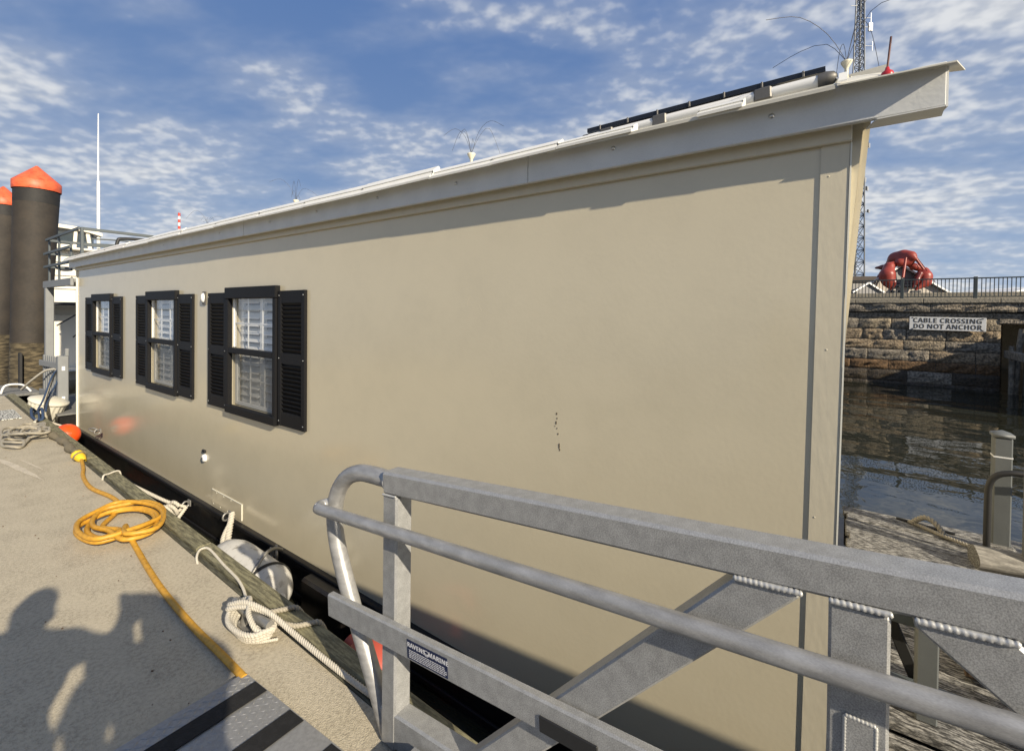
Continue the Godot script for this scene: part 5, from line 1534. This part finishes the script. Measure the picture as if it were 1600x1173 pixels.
	blob([bone.call(1391, 415, 6.0, 1388, 417, 6.5, 0.3, 0.9), bone.call(1388, 417, 7.0, 1385, 430, 10.5, 0.9, 1.2), bone.call(1385, 430, 10.5, 1387, 440, 8.5, 1.2, 1.3), bone.call(1387, 440, 8.5, 1391, 453, 1.5, 1.3, 1.4)], 0.11, 9.0, m)
	var claw := part("claw", m, M.lobster_red, t)
	m = mk()
	blob([bone.call(1393, 433, 4.5, 1396, 442, 3.2, 1.5, 1.6), bone.call(1396, 442, 3.2, 1394, 453, 0.9, 1.6, 1.6)], 0.09, 10.0, m)
	part("pincer", m, M.lobster_dark, claw)
	m = mk()
	blob([bone.call(1443, 424, 7.0, 1444, 432, 9.5, 0.9, 1.2), bone.call(1444, 432, 9.5, 1444, 441, 8.0, 1.2, 1.3), bone.call(1444, 441, 8.0, 1430, 453.5, 1.5, 1.3, 1.4)], 0.11, 9.0, m)
	claw = part("claw", m, M.lobster_red, t)
	m = mk()
	blob([bone.call(1436, 428, 5.0, 1431, 440, 3.4, 1.5, 1.6), bone.call(1431, 440, 3.4, 1424, 451, 0.9, 1.6, 1.6)], 0.09, 10.0, m)
	part("pincer", m, M.lobster_dark, claw)
	m = mk()
	blob([bone.call(1398, 411, 4.5, 1391, 414, 5.0, 0.0, 0.5)], 0.11, 10.0, m)
	part("arm", m, M.lobster_red, t)
	m = mk()
	blob([bone.call(1417, 412, 4.5, 1427, 417, 5.0, 0.6, 0.8), bone.call(1427, 417, 5.0, 1441, 422, 5.5, 0.8, 0.9)], 0.11, 10.0, m)
	part("arm", m, M.lobster_red, t)
	part("antenna", mk().tube([at.call(1413.5, 403, 1.3), at.call(1410, 434, 1.7)], [0.10, 0.11], 8), M.lobster_red, t)
	part("antenna", mk().tube([at.call(1427, 402, 1.3), at.call(1442, 421, 1.7)], [0.13, 0.09], 8), M.lobster_red, t)
	part("antenna", mk().tube([at.call(1428, 399, 1.2), at.call(1453, 430, 1.6), at.call(1461, 442, 1.6)], [0.045, 0.03, 0.02], 6), M.lobster_dark, t)
	m = mk()
	blob([bone.call(1389, 416, 4.5, 1378, 418, 4.0, -2.0, -3.0), bone.call(1378, 418, 4.0, 1367, 419, 2.2, -3.0, -3.6)], 0.11, 10.0, m)
	part("tail", m, M.lobster_dark, t)
	m = mk()
	blob([bone.call(1386, 420, 5.0, 1376, 432, 5.0, -1.6, -2.0), bone.call(1376, 432, 5.0, 1371, 440, 4.0, -2.0, -2.0)], 0.13, 10.0, m)
	part("tail_segment", m, M.lobster_dark, t)

	# lattice tower
	var tc := Vector3(1.85, 2.3, -112.2)
	t = thing("lattice_tower", "tall grey lattice radio tower rising behind the roof end", "tower", tc)
	var th := 84.0
	var legs := []
	var wide := func(h: float) -> float: return lerpf(1.75, 0.62, clampf(h / 62.0, 0.0, 1.0))
	for k in 3:
		var a := TAU * k / 3.0 + 0.62
		legs.append(Vector3(cos(a), 0, sin(a)))
		var lp := []
		for i in 22:
			var h := th * i / 21.0
			lp.append(tc + legs[k] * wide.call(h) * 1.15 + Vector3(0, h, 0))
		part("leg", mk().tube(lp, 0.14, 6), M.tower_steel, t)
	var br := mk()
	var h := 0.0
	while h < th - 2.0:
		var st: float = wide.call(h) * 1.5
		for k in 3:
			var k2 := (k + 1) % 3
			var a0: Vector3 = tc + legs[k] * wide.call(h) * 1.15 + Vector3(0, h, 0)
			var b0: Vector3 = tc + legs[k2] * wide.call(h) * 1.15 + Vector3(0, h, 0)
			var a1: Vector3 = tc + legs[k] * wide.call(h + st) * 1.15 + Vector3(0, h + st, 0)
			var b1: Vector3 = tc + legs[k2] * wide.call(h + st) * 1.15 + Vector3(0, h + st, 0)
			br.tube([a0, b1], 0.065, 4, false)
			br.tube([b0, a1], 0.065, 4, false)
			br.tube([a1, b1], 0.055, 4, false)
		h += st
	part("bracing", br, M.tower_steel, t)
	part("ladder", mk().tube([tc + Vector3(0, 0, 0.4), tc + Vector3(0, th, 0.4)], 0.12, 5), M.tower_steel, t)
	var tp := 0.125
	var tat := func(x: float, y: float) -> Vector3: return Vector3(1.85, 10.0, -112.2) + right * ((x - 1336.0) * tp) + Vector3(0, (430.0 - y) * tp, 0)
	for q in [[1352, 40, 1352, 52, 0.35, 0.9, true], [1353, 24, 1353, 40, 0.05, 2.0, true], [1334, 5, 1334, 22, 0.08, 2.2, true], [1349, 0, 1349, 3, 0.35, 0.5, true], [1356, 68, 1356, 82, 0.05, 1.9, true]]:
		var a: Vector3 = tat.call(q[0], q[3])
		var b: Vector3 = tat.call(q[2], q[1])
		part("antenna", mk().beam(a, b, q[4] * 2.0, q[4], 0.0, right), M.antenna_white if q[6] else M.antenna_dark, t)
		part("mount", mk().beam(b.lerp(a, 0.5), b.lerp(a, 0.5) - right * 1.6, 0.08, 0.08), M.tower_steel, t)
	for q in [[1352, 229, 8], [1347, 282, 8], [1351, 296, 7], [1343, 291, 8], [1354, 331, 5], [1340, 284, 7]]:
		var c: Vector3 = tat.call(q[0], q[1])
		var rows := [c + right * 0.3, c - right * 0.25 + back * 0.4]
		for p in rows:
			part("panel_antenna", mk().box(p, Vector3(0.28, q[2] * tp * 0.9, 0.22), 0.02), M.antenna_white if p == rows[0] else M.antenna_dark, t)
		part("mount", mk().beam(c, c - right * 1.5, 0.10, 0.10), M.tower_steel, t)
	part("top_whip", mk().tube([tc + Vector3(0, th, 0), tc + Vector3(0, th + 4.0, 0)], 0.06, 6), M.antenna_white, t)

	# small striped mast far behind the roof
	t = thing("striped_mast", "thin red and white striped mast far behind the white roof edge", "mast", Vector3(-70.4, WATER, -23.55))
	for i in 22:
		part("section", mk().tube([Vector3(-70.4, 5.0 + i * 0.42, -23.55), Vector3(-70.4, 5.0 + (i + 1) * 0.42, -23.55)], 0.15, 8), M.mast_red if i % 2 else M.antenna_white, t)
	part("foot", mk().tube([Vector3(-70.4, WATER, -23.55), Vector3(-70.4, 5.0, -23.55)], 0.4, 8), M.grey_paint, t)


# ---------------------------------------------------------------- piles and yacht

func make_piles() -> void:
	var spots := [
		[Vector3(-15.0, 0, -2.10), 4.42, 0.305, 0.385, Vector3(0.0, 0, -0.14), "tall dark pile with orange cone cap closest to the houseboat bow"],
		[Vector3(-20.0, 0, -2.10), 4.72, 0.31, 0.36, Vector3(0.0, 0, -0.20), "dark pile with orange cone cap standing behind the larger one"]]
	for q in spots:
		var t := thing("mooring_pile", q[5], "pile", q[0] + Vector3(0, WATER, 0), "orange capped mooring piles")
		var at: Vector3 = q[0]
		var lean: Vector3 = q[4]
		var r0: float = q[2]
		var r1: float = q[3]
		var top: float = q[1]
		var seg := func(ya: float, yb: float, grow: float) -> Array:
			var pts := []
			var rad := []
			for i in 9:
				var y := lerpf(ya, yb, i / 8.0)
				var k := y / top
				pts.append(at + lean * k + Vector3(0, y, 0))
				rad.append(lerpf(r0, r1, clampf(k, 0, 1)) + grow)
			return [pts, rad]
		var a: Array = seg.call(0.95, top - 0.32, 0.0)
		part("shaft", mk().tube(a[0], a[1], 36), M.pile_brown, t)
		a = seg.call(-1.4, 0.95, 0.006)
		part("tide_zone", mk().tube(a[0], a[1], 36), M.pile_growth, t)
		a = seg.call(top - 0.32, top, 0.002)
		part("collar", mk().tube(a[0], a[1], 36), M.pile_black, t)
		var c := at + lean
		part("cap", mk().lathe([[r1 + 0.022, top - 0.02], [r1 + 0.026, top], [r1 + 0.026, top + 0.17], [r1 + 0.012, top + 0.185], [0.02, top + 0.55], [0.0, top + 0.555]], 40, Transform3D(Basis(), c)), M.cap_orange, t)
	var b := thing("pile_batten", "dark vertical rub board standing against the mooring pile", "board", Vector3(-14.6, WATER, -1.9))
	part("board", mk().box(Vector3(-14.62, 0.0, -1.92), Vector3(0.16, 1.5, 0.05), 0.008), M.pile_black, b)

func make_yacht() -> void:
	var t := thing("motor_yacht", "cream white motor yacht with dark tinted bridge windows moored beyond the piles", "boat", Vector3(-25.0, WATER, -3.4))
	var xs := -22.0           # its stern faces the sun and the dock
	var za := -1.9
	var zb := -4.95
	part("hull", mk().prism([Vector3(xs + 0.35, -1.0, za + 0.15), Vector3(xs + 0.35, -1.0, zb + 0.15), Vector3(xs + 0.25, 1.5, zb), Vector3(xs + 0.25, 1.5, za)], Vector3(-10.0, 0.3, 0)), M.boat_white, t)
	part("swim_platform", mk().box(Vector3(xs + 0.7, -0.35, -3.4), Vector3(0.9, 0.08, 2.8), 0.03), M.boat_white, t)
	part("cabin", mk().box(Vector3(xs - 2.6, 2.62, -3.42), Vector3(5.2, 2.3, 2.85), 0.05), M.boat_white, t)
	for q in [3.35, 2.88, 2.42]:
		part("cabin_batten", mk().box(Vector3(xs + 0.02, q, -3.42), Vector3(0.06, 0.03, 2.7)), M.boat_white, t)
	part("cabin_door", mk().box(Vector3(xs + 0.01, 1.15, -3.5), Vector3(0.04, 1.1, 2.2), 0.01), M.boat_white, t)
	part("brow", mk().box(Vector3(xs - 2.4, 3.80, -3.42), Vector3(5.4, 0.09, 3.0), 0.03), M.boat_white, t)
	part("bridge_window", mk().box(Vector3(xs - 2.3, 4.17, -3.42), Vector3(4.5, 0.66, 2.65), 0.05), M.tinted_glass, t)
	part("bridge_seat", mk().box(Vector3(xs - 1.6, 4.0, -3.4), Vector3(0.8, 0.4, 1.4), 0.1), M.boat_white, t)
	var top := mk()
	var arc := []
	for i in 9:
		var k := i / 8.0
		arc.append(Vector3(xs + 0.15, 4.62 - 0.16 * pow(absf(k * 2.0 - 1.0), 3.0), lerpf(za - 0.05, zb + 0.02, k)))
	for i in 8:
		top.prism([arc[i], arc[i + 1], arc[i + 1] - Vector3(0, 0.12, 0), arc[i] - Vector3(0, 0.12, 0)], Vector3(-5.0, 0, 0))
	part("hardtop", top, M.boat_white, t)
	for q in [[-4.25, -4.20, 0.10], [-4.55, -4.62, 0.11], [-2.2, -2.2, 0.10], [-4.86, -4.86, 0.07]]:
		part("window_pillar", mk().beam(Vector3(xs + 0.0, 4.50, q[0]), Vector3(xs + 0.05, 3.82, q[1]), q[2], 0.09, 0.02, Vector3.BACK), M.boat_white, t)
	part("window_sill", mk().box(Vector3(xs + 0.02, 3.90, -3.2), Vector3(0.10, 0.10, 2.1), 0.03), M.boat_white, t)
	for q in [4.02, 4.2]:
		part("bridge_rail", mk().tube(path([Vector3(xs + 0.3, q, -4.6), Vector3(xs + 0.5, q + 0.02, -5.3), Vector3(xs + 0.3, q + 0.02, -6.3), Vector3(xs - 1.0, q, -6.6)], 0.1), 0.025, 8), M.grey_dark, t)
	part("cockpit_awning", mk().box(Vector3(xs + 0.7, 1.88, -3.45), Vector3(1.3, 0.10, 2.9), 0.03), M.tarp_dark, t)
	for q in [[-4.0, 0.75, -4.9, 1.8], [-3.6, 1.15, -4.4, 1.8]]:
		part("awning_strut", mk().beam(Vector3(xs + 0.9, q[1], q[0]), Vector3(xs + 1.1, q[3], q[2]), 0.04, 0.04), M.tarp_dark, t)
	for q in [3.2, 2.70]:
		part("hanging_line", rope(mk(), [Vector3(xs + 0.05, q, -3.6), Vector3(xs + 0.07, q - 0.12, -3.85), Vector3(xs + 0.07, q - 0.10, -4.1), Vector3(xs + 0.07, q + 0.03, -4.18), Vector3(xs + 0.05, q + 0.12, -4.12)], 0.022, false), M.tarp_dark, t)
	part("whip_antenna", mk().tube([Vector3(xs, 3.9, -4.86), Vector3(xs - 0.02, 4.9, -4.86), Vector3(xs - 0.04, 6.35, -4.86)], 0.052, 8), M.antenna_white, t)
	part("whip_antenna", mk().tube([Vector3(xs - 0.04, 6.35, -4.86), Vector3(xs - 0.08, 8.8, -4.87)], [0.032, 0.017], 8), M.antenna_white, t)
	part("deck_light", mk().lathe([[0.12, 0.0], [0.12, 0.06], [0.05, 0.12], [0.0, 0.13]], 12, Transform3D(Basis(), Vector3(xs - 1.0, 4.62, -5.0))), M.cap_orange, t)


# ---------------------------------------------------------------- people (behind the lens: their shadows fall on the dock)

func make_person(label: String, at: Vector3, face: Vector3, hand_l: Vector3, hand_r: Vector3, tall: float, cloth: Material, trousers: Material, wide := 1.0) -> void:
	var t := thing("person", label, "person", at)
	var fwd := face.normalized()
	var rt := fwd.cross(Vector3.UP).normalized()
	var up := Vector3.UP
	var k := tall / 1.75
	var P := func(r: float, h: float, f: float) -> Vector3: return at + (rt * r * wide + up * h + fwd * f) * k
	var sh_l: Vector3 = P.call(-0.19, 1.43, 0.0)
	var sh_r: Vector3 = P.call(0.19, 1.43, 0.0)
	var elbow := func(s: Vector3, h: Vector3, side: float) -> Vector3: return (s + h) * 0.5 + (rt * side * 0.13 + up * -0.10 - fwd * 0.02) * k
	var el_l: Vector3 = elbow.call(sh_l, hand_l, -1.0)
	var el_r: Vector3 = elbow.call(sh_r, hand_r, 1.0)
	var m := mk()
	blob([[P.call(0, 0.98, 0), P.call(0, 1.15, 0.0), 0.145 * k, 0.135 * k], [P.call(0, 1.15, 0), P.call(0, 1.36, 0.0), 0.135 * k, 0.15 * k], [sh_l, sh_r, 0.078 * k, 0.078 * k], [P.call(-0.09, 1.28, 0.02), P.call(0.09, 1.28, 0.02), 0.12 * k, 0.12 * k],
		[P.call(-0.07, 0.98, 0), P.call(0.07, 0.98, 0), 0.135 * k, 0.135 * k], [P.call(-0.10, 0.95, 0), P.call(-0.22, 0.42, 0), 0.13 * k, 0.12 * k], [P.call(0.10, 0.95, 0), P.call(0.22, 0.42, 0), 0.13 * k, 0.12 * k], [P.call(-0.04, 0.95, 0), P.call(-0.08, 0.42, 0), 0.13 * k, 0.13 * k], [P.call(0.04, 0.95, 0), P.call(0.08, 0.42, 0), 0.13 * k, 0.13 * k], [sh_l, el_l, 0.062 * k, 0.046 * k], [sh_r, el_r, 0.062 * k, 0.046 * k], [el_l, el_l.lerp(hand_l, 0.75), 0.046 * k, 0.036 * k], [el_r, el_r.lerp(hand_r, 0.75), 0.046 * k, 0.036 * k]], 0.028, 30.0, m)  # coat hems flare to close lit gaps in the shadows on the dock
	part("jacket", m, cloth, t)
	m = mk()
	for s in [-1, 1]:
		blob([[P.call(s * 0.085, 0.94, 0), P.call(s * 0.10, 0.50, 0.02), 0.098 * k, 0.066 * k], [P.call(s * 0.10, 0.50, 0.02), P.call(s * 0.11, 0.10, -0.02), 0.066 * k, 0.052 * k]], 0.028, 40.0, m)
	part("trousers", m, trousers, t)
	for s in [-1, 1]:
		m = mk()
		blob([[P.call(s * 0.11, 0.055, -0.05), P.call(s * 0.125, 0.042, 0.16), 0.048 * k, 0.038 * k], [P.call(s * 0.11, 0.10, -0.03), P.call(s * 0.11, 0.05, -0.03), 0.048 * k, 0.05 * k]], 0.02, 50.0, m)
		part("shoe", m, M.rubber_black, t)
	# head, neck, hands
	m = mk()
	blob([[P.call(0, 1.40, 0), P.call(0, 1.54, 0.015), 0.058 * k, 0.055 * k], [P.call(0, 1.60, 0.03), P.call(0, 1.66, 0.0), 0.070 * k, 0.088 * k], [P.call(0, 1.57, 0.055), P.call(0, 1.55, 0.06), 0.035 * k, 0.032 * k], [P.call(0, 1.63, 0.098), P.call(0, 1.60, 0.112), 0.012 * k, 0.016 * k], [P.call(-0.082, 1.63, 0), P.call(-0.084, 1.60, 0), 0.017 * k, 0.014 * k], [P.call(0.082, 1.63, 0), P.call(0.084, 1.60, 0), 0.017 * k, 0.014 * k]], 0.012, 60.0, m)
	part("head", m, M.skin, t)
	m = mk()
	blob([[P.call(0, 1.68, -0.015), P.call(0, 1.70, 0.0), 0.094 * k, 0.088 * k], [P.call(0, 1.60, -0.05), P.call(0, 1.66, -0.03), 0.07 * k, 0.085 * k]], 0.016, 50.0, m)
	part("hair", m, M.hair, t)
	for h in [[hand_l, el_l, -1.0], [hand_r, el_r, 1.0]]:
		var w: Vector3 = h[1].lerp(h[0], 0.74)
		var d: Vector3 = (h[0] - w).normalized()
		var side := d.cross(fwd).normalized()
		if side.length() < 0.5: side = up
		var bones := [[w, h[0] - d * 0.01, 0.026, 0.030], [h[0] - side * 0.025, h[0] + side * 0.025, 0.018, 0.018]]
		for i in 4:
			var root: Vector3 = h[0] + side * (-0.03 + i * 0.02)
			var l: float = [0.060, 0.072, 0.068, 0.052][i]
			var mid: Vector3 = root + d * l * 0.55
			bones.append([root, mid, 0.0095, 0.009])
			bones.append([mid, mid + (d * 0.5 + rt * -h[2] * 0.75).normalized() * l * 0.5, 0.009, 0.008])
		bones.append([w + d * 0.03 + up * 0.01, h[0] + up * 0.035 - fwd * 0.02, 0.012, 0.009])
		m = mk()
		blob(bones, 0.008, 160.0, m)
		part("hand", m, M.skin, t)

func make_people() -> void:
	var fwd := Vector3(-0.5823, 0, -0.813)
	var rt := Vector3(0.813, 0, -0.5823)
	var eye := Vector3(0, 1.75, 0)
	var a := Vector3(0.38, 0, 0.05)
	a.y = gang(a.x) + 0.004
	make_person("person in a long navy coat standing close behind the phone on the gangway", a, fwd, eye - rt * 0.02 - fwd * 0.07 + Vector3(0, -0.06, 0), eye + rt * 0.10 - fwd * 0.06 + Vector3(0, -0.02, 0), 1.62, M.cloth_navy, M.cloth_grey, 1.3)
	var t := thing("phone", "dark phone held up above the gangway", "phone", eye - fwd * 0.03)
	part("case", mk().box(eye - fwd * 0.035, Vector3(0.155, 0.075, 0.008), 0.003, Basis(rt, Vector3.UP, -fwd)), M.rubber_black, t)
	var b := Vector3(-0.43, 0, 0.42)
	b.y = gang(b.x) + 0.004
	make_person("person in a long grey coat reaching out to the phone on the gangway", b, Vector3(-0.70, 0, -0.71), b + Vector3(-0.14, 1.05, 0.10), eye - rt * 0.10 - fwd * 0.05 + Vector3(0, -0.02, 0), 1.62, M.cloth_grey, M.cloth_navy, 1.2)
	var c := Vector3(0.98, 0, 0.50)  # unseen third figure, added to close a lit gap between the other shadows
	c.y = gang(c.x) + 0.004
	make_person("added person in a long brown coat further up the gangway who fills the shadow gap", c, Vector3(-0.9, 0, -0.43), c + Vector3(-0.10, 0.78, 0.26), c + Vector3(0.10, 0.78, -0.26), 1.66, M.cloth_brown, M.cloth_grey, 1.25)


func _ready() -> void:
	rng.seed = 20240607
	var cam := Camera3D.new()
	cam.name = "camera"
	add_child(cam)
	cam.projection = Camera3D.PROJECTION_FRUSTUM
	cam.near = 0.05
	cam.far = 3000.0
	cam.size = 0.05 * 1173.0 / 720.0
	cam.frustum_offset = Vector2(0.0, -0.05 * 87.5 / 720.0)
	cam.transform = Transform3D(Basis(Vector3(0.81275676, 0.01199854, -0.5824796), Vector3(-0.0178855, 0.99983053, -0.00436076), Vector3(0.58232857, 0.01396218, 0.81283362)), Vector3(0, 1.75, 0))
	cam.current = true

	var env := Environment.new()
	env.background_mode = Environment.BG_SKY
	var sky := Sky.new()
	var pan := PanoramaSkyMaterial.new()
	pan.panorama = make_sky()
	sky.sky_material = pan
	env.sky = sky
	env.background_energy_multiplier = 1.0
	env.tonemap_mode = Environment.TONE_MAPPER_LINEAR
	env.tonemap_exposure = 1.4
	env.sdfgi_enabled = true
	env.ssao_enabled = true
	env.ssil_enabled = true
	var we := WorldEnvironment.new()
	we.name = "environment"
	we.environment = env
	add_child(we)
	var sun := DirectionalLight3D.new()
	sun.name = "sun"
	sun.light_color = Color(1.0, 0.945, 0.85)
	sun.light_energy = 1.6
	sun.light_angular_distance = 0.55
	sun.shadow_enabled = true
	add_child(sun)
	sun.basis = Basis.looking_at(SUN.normalized())

	make_materials()
	make_water()
	make_dock()
	make_finger_float()
	make_houseboat()
	make_deck_fence()
	make_gangway()
	make_work_float()
	make_bridge()
	make_far()
	make_piles()
	make_yacht()
	make_dock_things()
	make_roof_things()
	make_people()
